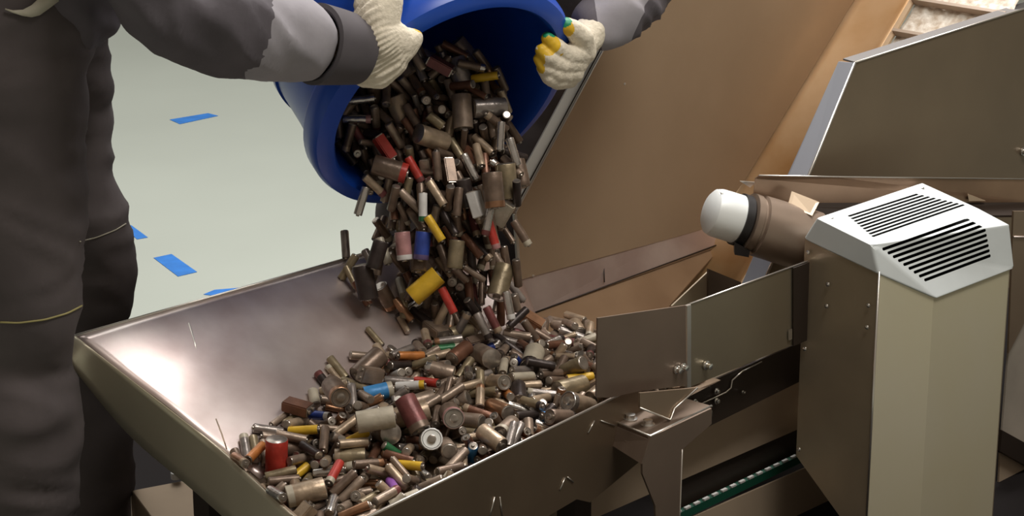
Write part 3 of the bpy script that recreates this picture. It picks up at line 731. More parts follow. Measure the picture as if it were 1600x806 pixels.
# ================================================================ BATTERIES
PILE = [
('A',0,0,1,-3779,31760,4430,329,-304,421,788),
('O',1,1,0,-3121,31210,4088,-255,13,87,-962),
('A',3,8,0,-3297,30756,4053,305,458,472,687),
('B',6,6,1,-2749,30495,4038,558,251,-705,355),
('A',0,0,0,-2273,30194,4130,428,619,-566,-332),
('A',2,2,0,-2099,29923,4014,-363,165,703,-588),
('C',2,2,1,-3450,31921,4424,-121,659,329,664),
('A',0,0,0,-3266,31525,4187,-170,566,483,-645),
('A',6,6,0,-2806,31645,4226,-364,-226,-614,-661),
('A',5,5,0,-2606,31349,4182,-37,675,116,726),
('A',0,0,1,-2325,30914,4121,-424,659,-197,587),
('A',2,2,0,-1971,30588,4075,248,-595,-334,-686),
('A',0,0,0,-1666,30435,4044,-226,395,-632,626),
('A',2,2,0,-3262,32470,4509,-335,704,157,605),
('O',6,6,0,-2934,32246,4296,-809,-116,69,-570),
('A',8,8,0,-2779,32158,4323,704,-349,540,299),
('A',6,6,0,-2480,31664,4237,-620,592,-319,401),
('A',8,8,1,-2214,31215,4164,582,-351,624,-383),
('A',0,20,0,-1669,31012,4115,-604,-732,65,304),
('A',20,20,0,-1349,30847,4069,-461,-455,591,-479),
('B',3,3,1,-2671,32873,4445,-430,-621,-465,460),
('B',2,2,0,-2341,32571,4371,755,-637,107,108),
('A',1,1,0,-2303,32212,4329,-337,-572,-420,-617),
('A',2,2,0,-1796,32030,4273,661,-660,-76,-345),
('A',4,4,0,-1617,31347,4160,615,428,610,252),
('A',6,6,0,-1159,31258,4102,-635,-698,271,-185),
('A',4,11,1,-2987,33607,4877,-225,-238,426,842),
('B',20,20,0,-2419,33419,4546,664,648,-369,38),
('A',2,2,0,-2067,33209,4488,-396,434,-466,-660),
('S',0,0,1,-1652,32684,4378,-688,651,-179,262),
('A',2,2,0,-1572,32526,4332,-350,81,729,-581),
('C',0,0,1,-843,31901,4216,672,-544,369,337),
('A',20,11,0,-522,31646,4069,550,-61,709,435),
('B',1,20,1,-2862,33876,4915,-224,-238,426,842),
('A',5,5,0,-1961,33996,4627,-479,-726,-143,469),
('A',0,0,0,-1745,33589,4536,-139,-610,-407,664),
('O',0,0,0,-1670,33238,4415,354,-6,99,-929),
('A',1,1,0,-1252,32966,4384,-520,-713,-41,466),
('A',20,20,0,-966,32514,4268,-260,-402,496,723),
('B',20,20,0,-553,32478,4185,721,-619,-206,-229),
('C',0,0,0,-177,32032,4130,-701,609,-349,117),
('A',0,4,1,-2418,34486,5008,118,-762,-171,-611),
('A',3,8,0,-1714,34507,4723,32,63,816,-572),
('A',6,6,0,-1390,33975,4543,-642,-482,544,-241),
('A',20,20,0,-1289,33684,4489,-590,-541,398,447),
('A',1,1,0,-827,33506,4395,-433,-603,-429,512),
('A',2,2,0,-613,33051,4298,387,-246,-598,-656),
('A',2,2,0,-140,32778,4178,385,-371,528,658),
('A',3,3,0,-29,32439,4107,-738,-368,556,98),
('A',2,2,0,-1734,34882,4877,100,-502,-424,746),
('A',5,5,0,-1236,34675,4620,-680,587,-399,176),
('B',1,1,0,-1049,34341,4527,593,-601,413,-338),
('B',2,2,0,-750,34150,4456,446,-238,629,589),
('A',0,0,0,-464,33656,4361,-633,-560,380,372),
('A',2,1,0,28,33509,4261,710,-550,437,3),
('A',3,1,0,106,33371,4225,-449,-694,-150,541),
('A',2,2,0,400,33013,4112,-84,-225,737,-630),
('A',1,1,0,-1325,35361,4904,-486,-695,2,529),
('A',5,8,0,-1141,35135,4745,-11,345,-384,-855),
('A',4,4,0,-756,34602,4541,247,555,485,627),
('A',1,1,0,-388,34424,4460,38,-621,-259,738),
('S',2,2,0,123,34282,4367,607,609,455,-227),
('A',1,1,0,245,33873,4276,-632,-723,-275,5),
('B',1,1,0,653,33298,4091,620,-135,720,277),
('B',1,1,0,-507,35638,4645,-657,297,-617,-313),
('O',5,4,0,-118,35324,4396,-29,-981,138,124),
('A',5,5,0,-210,34922,4472,-636,559,-487,-208),
('A',0,0,0,163,34966,4376,-699,509,362,-346),
('S',0,4,0,408,34684,4323,-527,527,325,-580),
('A',4,20,0,807,34348,4203,231,436,-607,621),
('A',1,1,0,1066,34037,4123,-302,-363,-641,604),
('A',1,1,1,-682,36239,4999,462,744,454,158),
('A',0,0,0,61,35891,4528,-528,-67,708,-463),
('S',3,3,0,132,35522,4396,-186,-576,-278,745),
('B',2,2,0,572,35334,4259,750,-521,-398,79),
('A',0,0,0,793,35292,4233,674,-236,-616,-330),
('N',0,0,1,1300,34900,4294,299,529,-704,-365),
('A',6,20,0,1300,34400,4106,-603,629,-194,-449),
('A',6,6,0,5,36150,4662,-186,-700,-412,-552),
('A',6,6,0,343,36099,4494,-512,-780,-335,127),
('A',0,0,0,597,36205,4427,209,-435,222,846),
('A',5,5,0,749,35678,4235,284,-335,-548,711),
('A',1,1,0,939,35617,4200,579,-714,246,-303),
('A',1,1,0,1712,34719,4057,-497,254,-662,-498),
('S',8,8,0,1838,34604,4044,416,613,356,-568),
('A',11,11,0,238,36436,4683,-341,704,-430,448),
('A',20,20,0,926,36505,4438,326,215,-281,876),
('A',11,11,0,1053,36323,4251,-604,-498,243,572),
('A',0,0,0,1106,36083,4158,-226,297,586,-718),
('A',6,6,0,1387,35879,4122,-684,582,334,-283),
('A',2,2,0,1727,35270,4078,-477,-696,227,-484),
('A',1,1,0,2087,35085,4030,242,488,547,634),
('C',0,0,1,797,37734,4126,132,238,-634,722),
('O',1,1,0,972,37591,4081,486,-564,563,-355),
('A',0,0,0,1290,37163,4055,-661,276,641,271),
('A',4,4,0,1501,36501,4079,-616,-641,-200,409),
('A',7,7,0,1756,36189,4065,524,644,360,422),
('N',2,1,0,1910,35777,4121,-486,-564,426,-512),
('A',0,0,0,2346,35525,4015,-671,446,525,268),
('A',4,4,0,983,38072,4039,-158,-325,621,695),
('B',1,1,0,1074,37543,4036,-300,172,-718,-603),
('A',3,3,0,1456,37310,4030,-593,-362,-610,379),
('A',1,1,0,1810,37021,4021,705,-636,-300,-76),
('O',2,2,0,2065,36616,3967,846,-3,28,530),
('B',1,4,0,2283,36172,3993,-7,245,-662,707),
('A',6,1,0,2619,35878,3997,-507,630,331,484),
('A',8,8,0,1250,38487,4041,254,644,-280,-664),
('S',6,1,0,1364,38102,4047,-589,-679,-216,-379),
('A',6,20,0,1556,37931,4031,696,-634,310,-123),
('B',1,1,0,2076,37330,3997,675,359,616,-185),
('N',1,1,0,2330,36966,4071,536,468,-534,454),
('C',5,8,0,2633,36630,4056,-685,-711,24,-150),
('A',0,8,0,3054,36211,3987,-687,-370,601,-170),
('A', 1, 8, 1, -3718, 31118, 4138, 660, -269, 644, 273, 'tan small battery with coppery end by the left rim'),
('A',0,0,0,-3450,31017,4080,35,592,278,754),
('A',1,1,0,-3636,30615,4134,367,330,824,-274),
('A',1,1,0,-3159,30470,4031,127,433,613,-647),
('A',2,2,0,-2914,29981,4000,570,-521,-442,-454),
('A',0,0,0,-2596,29482,3984,71,-531,468,-702),
('A',0,0,1,-3644,32118,4527,794,216,-565,-30),
('A',5,5,1,-3067,31196,4229,628,-775,61,12),
('N',0,20,1,-2715,31109,4160,-417,-461,-501,-600),
('A',3,3,0,-2521,30924,4242,372,492,447,646),
('A',1,1,0,-1980,30359,4127,371,-433,-341,-746),
('A',3,3,0,-1617,30205,4117,474,-525,-93,-700),
('B',1,1,1,-3160,32421,4428,401,175,693,571),
('A',4,4,0,-2889,32257,4518,-647,-237,-722,-44),
('A',4,4,0,-2630,31946,4364,-82,-726,428,-530),
('A',0,0,0,-2136,31718,4242,744,-582,314,-83),
('B',4,4,0,-1915,31108,4121,-548,243,-621,-503),
('A',1,1,0,-1502,30810,4077,448,-455,-484,-597),
('A',8,8,1,-2736,32555,4586,490,305,-24,815),
('A',7,7,0,-2551,32503,4526,494,684,-114,-523),
('A',1,1,0,-2391,32304,4447,36,531,-289,794),
('A',0,0,0,-2249,32072,4304,700,-80,708,17),
('A',4,4,0,-1737,31773,4230,-660,-726,161,98),
('A',5,5,0,-1085,31111,4238,-450,-683,178,546),
('N',5,5,1,-2432,33502,4712,-632,-765,-104,-42),
('A',0,0,0,-2217,33175,4641,534,462,-507,-493),
('A',0,1,0,-2312,33052,4473,-480,-650,410,-421),
('A',0,8,0,-1983,32776,4407,474,681,-212,-515),
('A',6,8,1,-1591,32135,4353,-381,-88,-799,-454),
('A',6,11,1,-1142,32221,4242,-710,538,-391,-228),
('A',4,4,0,-622,31696,4194,483,-567,-554,-368),
('A',20,20,0,-2269,34227,4830,-132,-302,789,-517),
('A',6,1,0,-2023,33523,4628,-550,373,702,-252),
('A',2,2,0,-1878,33857,4591,-595,-728,47,333),
('B',0,0,0,-1671,33401,4475,9,-632,-309,-709),
('A',8,20,0,-1181,32802,4341,-132,495,467,719),
('B',2,2,1,-757,32506,4341,-822,-511,-165,186),
('A',0,20,0,-428,32193,4140,-618,-740,-62,254),
('A',3,3,1,-404,32013,4251,-223,-526,-411,709),
('B',1,1,1,-1959,34650,4853,767,-486,-71,411),
('A',1,1,0,-1569,34478,4670,755,-577,186,244),
('A',1,4,0,-1450,33991,4682,653,-415,300,-556),
('A',20,20,0,-1097,33816,4600,465,-732,-358,343),
('A',5,1,0,-698,33358,4448,433,528,8,-729),
('A',5,5,0,-762,32806,4359,428,-271,617,-601),
('A',2,2,0,-296,32714,4269,-167,585,-441,-658),
('S',3,3,1,195,32556,4260,-436,838,-237,223),
('A',0,1,1,-1416,34881,4881,-542,-451,701,96),
('A',8,8,0,-1130,34415,4689,78,581,469,-659),
('A',2,2,0,-1257,34460,4593,-330,-683,-165,629),
('A',0,0,0,-898,34088,4490,588,518,-527,327),
('A',0,0,0,-584,33753,4469,791,418,-428,121),
('S',1,1,0,-187,33407,4386,-431,381,-337,744),
('A',4,4,0,130,33164,4191,326,131,691,630),
('O',1,1,0,279,32706,4037,132,-613,-778,-2),
('A',1,1,0,-939,35276,4820,-317,-897,88,-292),
('A',2,2,0,-1088,34911,4761,-589,65,-726,344),
('A',0,4,0,-808,34738,4568,735,266,-620,-46),
('A',1,20,0,-526,34529,4496,257,548,494,623),
('S',1,1,1,-435,34128,4437,-510,-248,-734,372),
('B',0,0,1,695,33922,4357,60,-167,-73,-980),
('A',2,2,0,575,33443,4210,600,99,-702,-368),
('S',2,2,1,-872,35585,4819,416,-708,-88,-562),
('B',6,6,0,-953,35375,4726,-51,548,29,-833),
('A',2,2,1,9,34951,4679,736,432,-218,471),
('A',6,6,0,159,34685,4493,-601,-132,787,-6),
('O',5,5,0,624,34277,4191,88,418,-900,-77),
('A',2,2,0,1042,34522,4203,592,-762,-51,-252),
('S',0,0,0,666,33739,4189,-350,547,-561,512),
('A',4,4,1,68,35763,4647,438,-89,859,-243),
('A',6,6,0,-164,35842,4606,-114,-388,-583,-703),
('A',0,0,0,191,35123,4421,303,-357,609,-638),
('A',0,0,0,549,35180,4286,79,396,-519,-752),
('A',6,6,0,824,34922,4279,510,174,668,511),
('C',1,1,1,1409,34352,4423,-418,-724,-210,504),
('A',1,1,0,1539,34414,4189,294,-582,-86,752),
('B',5,8,1,568,35854,4576,649,187,666,-313),
('A',6,6,0,573,35874,4448,340,-113,-695,-621),
('A',1,1,1,757,35975,4468,-224,458,828,-231),
('A',4,20,0,1122,35573,4362,752,442,478,-92),
('A',1,1,0,1040,35509,4184,196,-677,-329,-627),
('O',0,0,0,1255,35217,4097,142,-81,17,-985),
('A',20,20,0,1740,34891,4210,150,330,-620,-695),
('A',2,20,1,601,36579,4575,-498,-290,-812,-77),
('A',4,11,1,1355,36382,4407,-190,-110,678,-700),
('A',7,7,0,872,36123,4461,-449,-661,130,-586),
('A',1,1,0,1176,36099,4296,-606,-53,649,-455),
('A',5,5,0,1283,35777,4171,38,-578,527,-620),
('A',4,4,0,1483,35508,4114,-632,289,-683,-220),
('A',6,6,0,2127,35226,4128,-250,577,-114,768),
('B',5,5,0,619,37684,4157,487,484,569,-449),
('A',4,4,0,1005,37436,4169,-564,77,784,-244),
('A',0,0,0,1104,36738,4119,654,-717,66,226),
('A',1,1,0,1274,36672,4102,-320,169,697,617),
('A',4,4,0,1777,36322,4151,499,-3,558,-661),
('A',0,0,0,2061,36032,4184,-552,529,494,411),
('A',3,11,0,2024,35429,4113,326,129,804,477),
('A',4,11,0,973,38353,4043,-674,42,700,230),
('A',0,0,0,1232,37645,4039,-624,-517,471,-347),
('A',5,5,0,1759,37356,4104,-399,770,253,-426),
('A',2,2,0,1688,36842,4034,-657,717,-59,-221),
('A',2,2,0,1893,36498,4034,-404,-389,-565,603),
('A',0,1,0,1990,36434,4149,66,-433,-118,890),
('B',5,5,0,2734,35808,3973,445,273,-648,552),
('A',5,5,0,1108,38644,4053,-474,503,-514,506),
('A',1,1,0,1528,38154,4128,-274,706,-431,-489),
('B',6,4,0,1651,37572,4006,234,-639,313,-661),
('B',0,0,0,1882,37244,3999,677,613,363,-181),
('A',1,1,0,2362,37044,4282,694,393,-583,-148),
('A',1,1,0,2808,36799,3999,681,-623,-322,-207),
('A',5,5,0,2084,36053,4034,-380,-415,-557,609),
('A',6,20,1,-4064,31730,4542,-113,185,-485,-846),
('O',0,1,0,-3288,31331,4100,940,108,6,-320),
('A',5,8,0,-3199,30956,4092,440,-329,-679,484),
('O',1,1,1,-3298,30572,3980,4,-563,-822,-74),
('A',6,6,0,-2596,30279,4041,-665,-730,138,-62),
('A',2,20,0,-2533,29866,4006,5,492,472,730),
('A',0,0,1,-3376,31922,4625,-186,-741,-247,-595),
('A',2,20,0,-3168,31860,4353,-371,82,603,-701),
('A', 9, 4, 1, -3260, 31352, 4238, -559, -426, 701, -112, 'yellow small battery with dark end low left in heap'),
('A',7,7,1,-2748,31262,4333,-433,-536,-352,-632),
('S',1,1,1,-2286,30650,4183,834,472,-209,189),
('A',2,2,0,-2140,30641,4085,-155,288,678,-657),
('A',20,20,1,-1743,30249,4187,-393,-244,884,-52),
('A',1,1,1,-3342,32467,4653,-243,634,433,591),
('A',2,2,1,-2688,31804,4469,-214,-50,959,174),
('C',5,1,1,-2473,31600,4433,-702,5,709,-42),
('A',4,4,0,-1276,30710,4175,-681,-361,292,565),
('A',2,2,1,-2894,32527,4593,-853,-456,-187,-166),
('B',0,0,1,-2795,32247,4636,760,318,-538,-171),
('A',0,0,0,-2567,32647,4415,228,-159,-733,620),
('A',3,3,1,-2100,31796,4404,-144,-37,752,-641),
('A',2,2,1,-1456,31817,4324,655,434,466,-405),
('A',7,1,1,-1406,31560,4204,458,-73,-691,-553),
('A',3,20,0,-937,31337,4168,-389,770,-332,379),
('A',0,4,1,-2324,33047,4862,527,-725,150,415),
('A',8,8,1,-2243,33053,4736,819,-250,469,-210),
('B',6,6,0,-2196,33160,4467,35,176,-748,637),
('A',0,0,0,-1973,32715,4562,186,290,608,714),
('A',3,3,1,-1530,32356,4386,-508,-585,-56,629),
('A',5,5,1,-1291,32238,4260,-664,656,103,341),
('A', 16, 16, 1, -608, 31963, 4324, 450, 161, -238, 844, 'sky-blue small battery touching the near rim'),
('A',8,8,0,-2129,34240,4778,-497,263,469,680),
('A',1,1,0,-2038,33639,4723,-73,-747,46,658),
('A',2,8,0,-1744,33343,4605,645,-643,51,-406),
('A',0,8,0,-1525,33024,4415,-80,549,456,-694),
('A',2,2,0,-1103,33036,4519,539,-719,145,-411),
('A',2,2,1,-867,32585,4418,666,506,-70,542),
('A',3,3,1,-629,32094,4408,839,121,-265,458),
('A',2,2,1,-451,32021,4401,-483,614,-485,-390),
('A',1,11,1,-2124,34660,4952,450,848,197,195),
('A',5,5,1,-1772,34197,4812,83,-220,472,-848),
('S',1,1,1,-1270,33608,4634,-177,-525,-536,635),
('B',3,3,0,-1332,33464,4444,33,-588,-404,-698),
('C',0,1,1,-912,33481,4586,524,-348,-769,107),
('C',0,0,1,-677,32957,4480,-637,190,720,192),
('A',0,8,0,-435,32521,4276,494,-38,864,-73),
('A',1,8,0,-61,32453,4261,364,-54,-640,673),
('A',0,4,1,-1544,34981,4998,651,-718,31,238),
('A',0,4,0,-1312,34608,4778,450,-802,50,387),
('A',1,1,0,-1058,34178,4587,-791,414,-434,-113),
('A',0,0,0,-700,33920,4520,-771,-597,79,203),
('A',1,7,0,-398,33764,4486,-224,697,406,545),
('A',0,4,0,-298,33262,4351,473,-605,-440,463),
('A',0,0,0,211,32945,4203,511,453,-670,288),
('A',1,8,1,517,33065,4213,644,-119,-446,609),
('B',5,5,1,-1338,35512,4953,-128,-588,-370,706),
('A',5,5,1,-784,34596,4745,-436,-345,768,-316),
('A',8,8,0,-707,34942,4582,-681,128,655,-296),
('A',0,0,0,-340,34261,4525,541,7,-462,-701),
('A',6,6,0,-13,34171,4364,505,-536,346,580),
('S',1,1,1,-102,33910,4352,-339,429,-473,-689),
('A',20,20,0,777,33546,4165,-821,237,496,-149),
('A',0,8,0,-607,35671,4726,-60,-384,-567,-725),
('A',0,8,0,-544,35288,4566,395,457,650,459),
('A',4,4,1,487,34784,4769,-586,342,-711,179),
('A',0,0,0,-123,34756,4522,-821,-478,303,-52),
('A',2,2,0,459,34358,4284,465,-748,139,-451),
('A',8,8,1,759,34103,4384,-426,88,-90,895),
('A',0,0,0,911,33831,4198,-703,-495,-474,185),
('A',3,3,1,210,35848,4704,8,213,-626,749),
('A',0,0,0,340,35541,4496,-395,-863,311,2),
('A',6,20,0,-10,35611,4446,-240,-384,-638,-622),
('A',1,1,0,436,35083,4313,178,653,-389,623),
('B',8,1,0,952,34842,4177,182,457,505,-708),
('A',5,5,0,1954,35328,4366,-518,620,-50,586),
('A',2,2,0,1359,33986,4058,727,499,-469,-16),
('A',1,1,0,-692,36440,5090,406,836,246,273),
('A',0,0,0,480,35688,4490,469,-248,97,-841),
('A',2,2,1,818,35498,4467,-105,-125,-555,-815),
('A',0,0,0,945,35525,4352,208,-512,442,705),
('A',3,3,0,1198,35425,4219,476,748,168,-429),
('B',1,1,0,1435,34836,4087,321,-27,-689,648),
('B',0,0,0,1535,34443,4047,21,554,-528,641),
('A',0,0,0,1006,36722,4382,675,403,571,231),
('A',5,5,0,713,37025,4275,-388,41,641,660),
('B',0,0,1,1028,36331,4445,329,248,-836,-360),
('A',6,6,0,970,36120,4318,26,-503,-339,-794),
('A',6,6,0,1564,35806,4264,-209,573,-598,-518),
('A',2,2,0,1619,35482,4247,-566,-690,-293,-340),
('A',5,5,0,2049,34984,4183,523,558,-631,122),
('B',1,20,1,572,37785,4285,-573,-751,-14,-323),
('A',20,4,1,1263,37364,4253,123,-687,-390,598),
('S',0,1,0,1083,37117,4133,-358,355,-570,647),
('A',0,8,0,1542,36754,4209,700,-332,-576,256),
('A',3,3,0,1585,36254,4263,-417,-61,858,-291),
('A',0,0,0,1931,35861,4328,636,-693,-189,-278),
('A',20,20,0,2307,35612,4170,-503,-636,-307,-496),
('A',2,2,0,937,38102,4189,601,504,500,-364),
('B',5,5,0,1025,37748,4095,571,-718,-395,-19),
('A',5,5,0,1489,37419,4159,703,679,37,203),
('A',0,8,0,1780,36975,4162,-172,-193,696,668),
('S',6,8,0,2028,36911,4130,960,-270,-64,2),
('A',20,11,0,2350,36362,4005,612,452,546,-348),
('S',0,0,0,2745,35662,4107,-100,617,456,631),
('A',0,0,0,831,38779,4137,-210,-484,-279,801),
('A',3,3,0,1727,38246,4034,-233,-646,301,-660),
('B',5,5,0,1665,37682,4130,-589,-738,53,-322),
('A',1,1,0,2049,37559,4020,369,683,-204,595),
('A',2,11,0,2229,36659,4126,-550,-247,745,281),
('A',2,2,0,2514,37038,4136,789,458,127,-386),
('A',0,0,0,3146,36572,3990,512,-28,714,-475),
('A',2,2,1,-4113,31399,4422,327,830,-255,370),
('A',0,0,1,-3555,30831,4142,-602,-130,-462,-637),
('S',2,4,1,-2855,30752,4098,673,482,523,198),
('A',5,5,0,-3024,30410,4034,-648,-613,431,-126),
('B',3,3,0,-2736,30152,4003,-390,-484,-559,547),
('A',0,0,1,-2170,29986,4131,755,-420,497,-71),
('A', 11, 6, 1, -2955, 31603, 4341, 82, -187, -755, -621, 'maroon small battery with grey end in the lower left'),
('A',1,20,1,-2622,31417,4316,640,396,474,455),
('O',0,0,0,-2358,31107,4177,-540,-832,-83,90),
('A',5,5,1,-2098,30531,4203,331,-102,-711,610),
('A',20,20,1,-1599,30459,4229,63,-719,-348,596),
('A',8,8,0,-2981,32108,4420,365,3,661,-654),
('A',1,1,0,-2362,31874,4384,-521,355,-772,71),
('A',7,7,0,-1293,30528,4176,471,-395,-83,-783),
('A',2,2,0,-2991,32440,4516,-795,265,342,-423),
('A',1,1,0,-2323,32438,4499,437,-510,722,-162),
('A',8,8,1,-2389,32108,4465,-238,-436,504,705),
('A',8,8,0,-1893,31581,4367,-30,176,-633,-752),
('A',5,5,0,-1496,31390,4316,555,-309,-532,-558),
('S',2,2,0,-967,31008,4058,-535,-527,526,-397),
('A',0,0,1,-2814,33297,4670,-430,688,-415,409),
('A',1,1,1,-2456,32742,4699,-870,-420,91,238),
('C',1,1,1,-2138,32822,4627,610,345,-669,243),
('A',5,5,0,-1867,32658,4462,511,-25,-821,249),
('A',0,0,0,-940,31541,4187,670,-127,640,-350),
('B',1,8,1,-732,31771,4340,-526,405,-437,-606),
('A',5,5,1,-2507,33472,4884,-212,-755,136,-603),
('B',20,20,1,-2069,33767,4728,-180,-691,-241,-656),
('A',6,6,1,-1838,33344,4729,-624,303,-290,658),
('A',0,0,0,-1444,32840,4529,-553,-518,554,-342),
('A',2,2,0,-1151,32799,4488,706,-393,587,20),
('A',2,2,1,-1062,32484,4426,-305,328,564,692),
('B',6,6,0,-662,32508,4207,-125,-156,746,-634),
('B',2,2,0,-100,31959,4283,-243,288,624,-683),
('A',6,6,1,-1807,34705,5007,-682,349,-606,-210),
('A', 12, 10, 1, -1890, 34100, 4822, 445, -857, -12, 256, "white small battery with red end on the heap's back slope"),
('A',0,4,0,-1662,33898,4726,711,-531,35,-457),
('A',2,8,1,-1129,33565,4718,113,-198,-784,576),
('A',0,0,0,-1062,33284,4564,-56,-783,420,453),
('A',2,2,0,-514,33203,4447,607,-264,-440,-605),
('A',5,5,0,-216,32751,4404,-474,787,79,384),
('A',0,8,1,124,32714,4345,-731,-490,-49,-470),
('A', 18, 18, 1, -1667, 34534, 5001, 643, 574, -282, -419, 'orange small battery on top at the back of the heap'),
('A',0,0,0,-1191,34693,4783,327,-771,259,479),
('A',0,0,0,-1153,33920,4728,138,-695,-380,593),
('A',0,0,1,-922,34107,4640,-600,-733,221,227),
('A',1,1,0,-89,33668,4477,109,764,238,588),
('A',0,0,0,-232,33602,4372,-214,-578,-51,784),
('A',3,3,0,183,33191,4341,351,160,-707,591),
('A',7,7,1,600,33198,4276,-508,-440,-670,-313),
('N',0,1,1,-1285,35563,5099,-252,-186,624,714),
('A',5,5,1,-515,34162,4647,-433,-855,-259,112),
('A',6,6,1,-536,34510,4648,-196,-635,-296,685),
('A',1,8,0,-223,34346,4568,-793,420,416,143),
('O',3,3,1,-236,33957,4511,-103,-979,86,150),
('A',7,7,0,309,33895,4426,485,-389,515,589),
('A',4,4,1,514,33457,4380,-655,491,-87,566),
('A',6,6,0,-362,35579,4714,-565,-44,-494,-658),
('A',1,1,0,-264,35485,4619,582,-732,332,-117),
('A',0,1,0,-194,35156,4581,-437,553,-552,-443),
('A',20,20,0,16,34668,4606,-185,217,714,-638),
('A',1,1,0,428,34485,4376,-692,-51,-668,-266),
('S',2,2,0,534,34109,4261,575,401,658,-269),
('A',2,2,0,872,33989,4365,-417,-226,762,-438),
('A',0,0,1,96,36254,4754,-571,-440,-600,-342),
('S',2,2,1,98,35571,4608,821,-294,-461,159),
('A',6,6,0,574,35326,4432,-726,-644,155,178),
('A',8,8,0,700,34933,4408,-743,-585,323,-15),
('A',0,0,0,840,34761,4303,729,-196,627,187),
('A', 9, 9, 1, 1142, 35042, 4431, -565, 591, -400, 412, 'yellow small battery against the dark side plate'),
('A',1,1,0,1222,34278,4188,771,-578,79,252),
('B',7,1,1,-30,36568,4835,281,554,577,-529),
('B',1,1,1,891,35802,4532,357,659,131,647),
('A',7,7,0,723,35810,4312,588,-590,300,-463),
('A',3,11,0,1219,35697,4418,-705,524,459,-124),
('A',0,0,0,1271,35238,4349,-390,484,570,-536),
('B',6,6,0,1411,35038,4151,775,613,-101,107),
('S',1,1,0,1787,34560,4218,-638,-264,-662,-288),
('A',11,11,0,872,36675,4505,485,-300,654,-496),
('B',1,1,0,845,36904,4392,687,-101,-711,-101),
('B',0,0,1,1094,36685,4250,-229,-675,-345,609),
('A',20,20,0,1223,36522,4274,-526,314,559,-558),
('A',0,4,0,1259,35956,4388,817,338,-77,-458),
('A',5,5,0,1500,35318,4210,-841,460,178,-218),
('B',3,3,0,1773,35106,4190,-498,153,669,528),
('A',0,0,1,1033,37910,4377,-170,450,-612,-626),
('A',20,20,0,648,37378,4234,340,-446,369,740),
('A',2,2,0,867,37117,4239,-122,-11,-832,539),
('A',2,20,0,1557,36475,4228,-600,569,-467,311),
('B',20,11,0,1658,36159,4200,478,-442,-31,-757),
('A',0,0,0,1937,35116,4291,662,268,-569,405),
('A',4,4,0,2352,35398,4159,-338,-686,559,316),
('A',0,1,1,823,38068,4281,565,-516,-567,-302),
('A',0,11,0,1515,37743,4211,249,495,-347,756),
('B',6,7,0,1595,37534,4147,495,-608,-562,-261),
('A',2,2,0,1931,37109,4172,921,88,-375,-45),
('S',0,0,0,2272,36403,4200,-515,-834,157,-110),
('S',20,20,0,2233,35994,4086,349,436,685,-466),
('A',0,8,0,2566,35777,4153,-518,-518,647,205),
('A',1,1,1,1150,38816,4197,353,189,-679,-613),
('A',0,7,0,1376,38286,4199,441,428,-538,576),
('A',20,20,0,2041,37840,4105,-368,-332,742,450),
('A',0,0,0,2385,37561,4015,38,-466,522,712),
('A',11,11,0,2218,37266,4132,773,113,-482,394),
('A',4,4,0,3138,36606,4139,-507,-9,702,-498),
('A',0,0,0,2837,36166,4070,243,-679,-448,-527),
('A',5,5,1,-3928,31770,4500,-518,212,474,678),
('O',2,2,0,-3559,31089,4109,-789,160,328,493),
('A',2,2,1,-3415,31082,4267,300,-713,91,-626),
('A',2,2,0,-2808,29930,4105,172,176,697,-672),
('A',0,0,1,-2458,30381,4141,-659,-577,-210,432),
('A',8,8,1,-2308,30065,4208,60,-801,-213,555),
('A',0,0,1,-3214,31535,4425,-638,674,-361,80),
('B',6,20,1,-3170,31709,4282,-556,-627,-68,540),
('B',0,7,1,-2691,31001,4294,642,-70,-729,224),
('A',1,1,1,-1812,30636,4235,-31,-910,-194,-362),
('A',0,11,1,-1836,30431,4306,-65,494,440,746),
('A',5,5,1,-3404,32652,4651,-564,186,-633,-495),
('A',4,4,1,-3066,31605,4542,-345,623,-287,-639),
('A',5,4,1,-3101,32022,4457,299,-121,539,-777),
('A',1,1,1,-2426,31643,4636,-656,15,671,-342),
('A',1,1,1,-1989,31158,4373,-454,-530,10,715),
('A',1,1,1,-1717,31035,4338,-834,377,251,-312),
('B',1,1,1,-970,30855,4306,617,-13,255,743),
('S',20,20,1,-3134,33203,4782,848,-480,-193,-111),
('A',6,6,0,-2292,32534,4761,543,-234,-788,166),
('A',1,1,1,-2564,32211,4678,-242,-829,-129,485),
('A',1,4,0,-1894,32111,4365,-739,-608,231,-171),
('A', 17, 6, 1, -1766, 31692, 4450, -273, -495, -758, -323, 'green small battery with grey end near heap middle'),
('A',3,3,1,-1699,31423,4484,567,-123,736,-346),
('A',20,20,0,-1062,30954,4219,243,913,-179,-271),
('A',2,2,0,-2785,33612,4791,340,1,871,-350),
('A',6,6,1,-2516,33060,4848,-554,344,-316,-688),
('A',2,2,0,-1923,32782,4735,-586,-734,193,281),
('O',3,4,0,-1921,32505,4383,763,603,25,227),
('S',6,6,0,-1329,32501,4473,-337,770,-295,453),
('C',0,0,1,-997,31938,4437,317,-488,588,561),
('O',1,1,0,-574,31450,4075,697,-598,-342,195),
('O',1,4,0,-2589,33826,4741,65,-827,490,263),
('A',6,6,0,-2036,33895,4766,-696,-150,691,118),
('B',6,6,1,-1808,33079,4645,415,887,163,109),
('A',1,1,0,-1359,33308,4555,-748,282,552,233),
('A',2,2,1,-1177,32738,4637,601,716,-287,204),
('A',1,1,0,-653,32299,4303,-709,-254,655,47),
('A',6,6,0,-284,32249,4455,-441,-652,-607,105),
('O',0,20,1,-1975,34917,4983,811,-144,240,-512),
('A',3,8,0,-1913,34385,4891,-282,116,697,-648),
('A',1,1,1,-724,33716,4780,-634,-114,712,-276),
('A',0,0,1,-976,33334,4793,570,409,-709,50),
('C',8,8,1,-219,33247,4568,637,-352,-632,-262),
('A',5,5,0,-333,32886,4397,-304,785,467,268),
('A',6,6,1,55,32409,4445,252,737,478,-405),
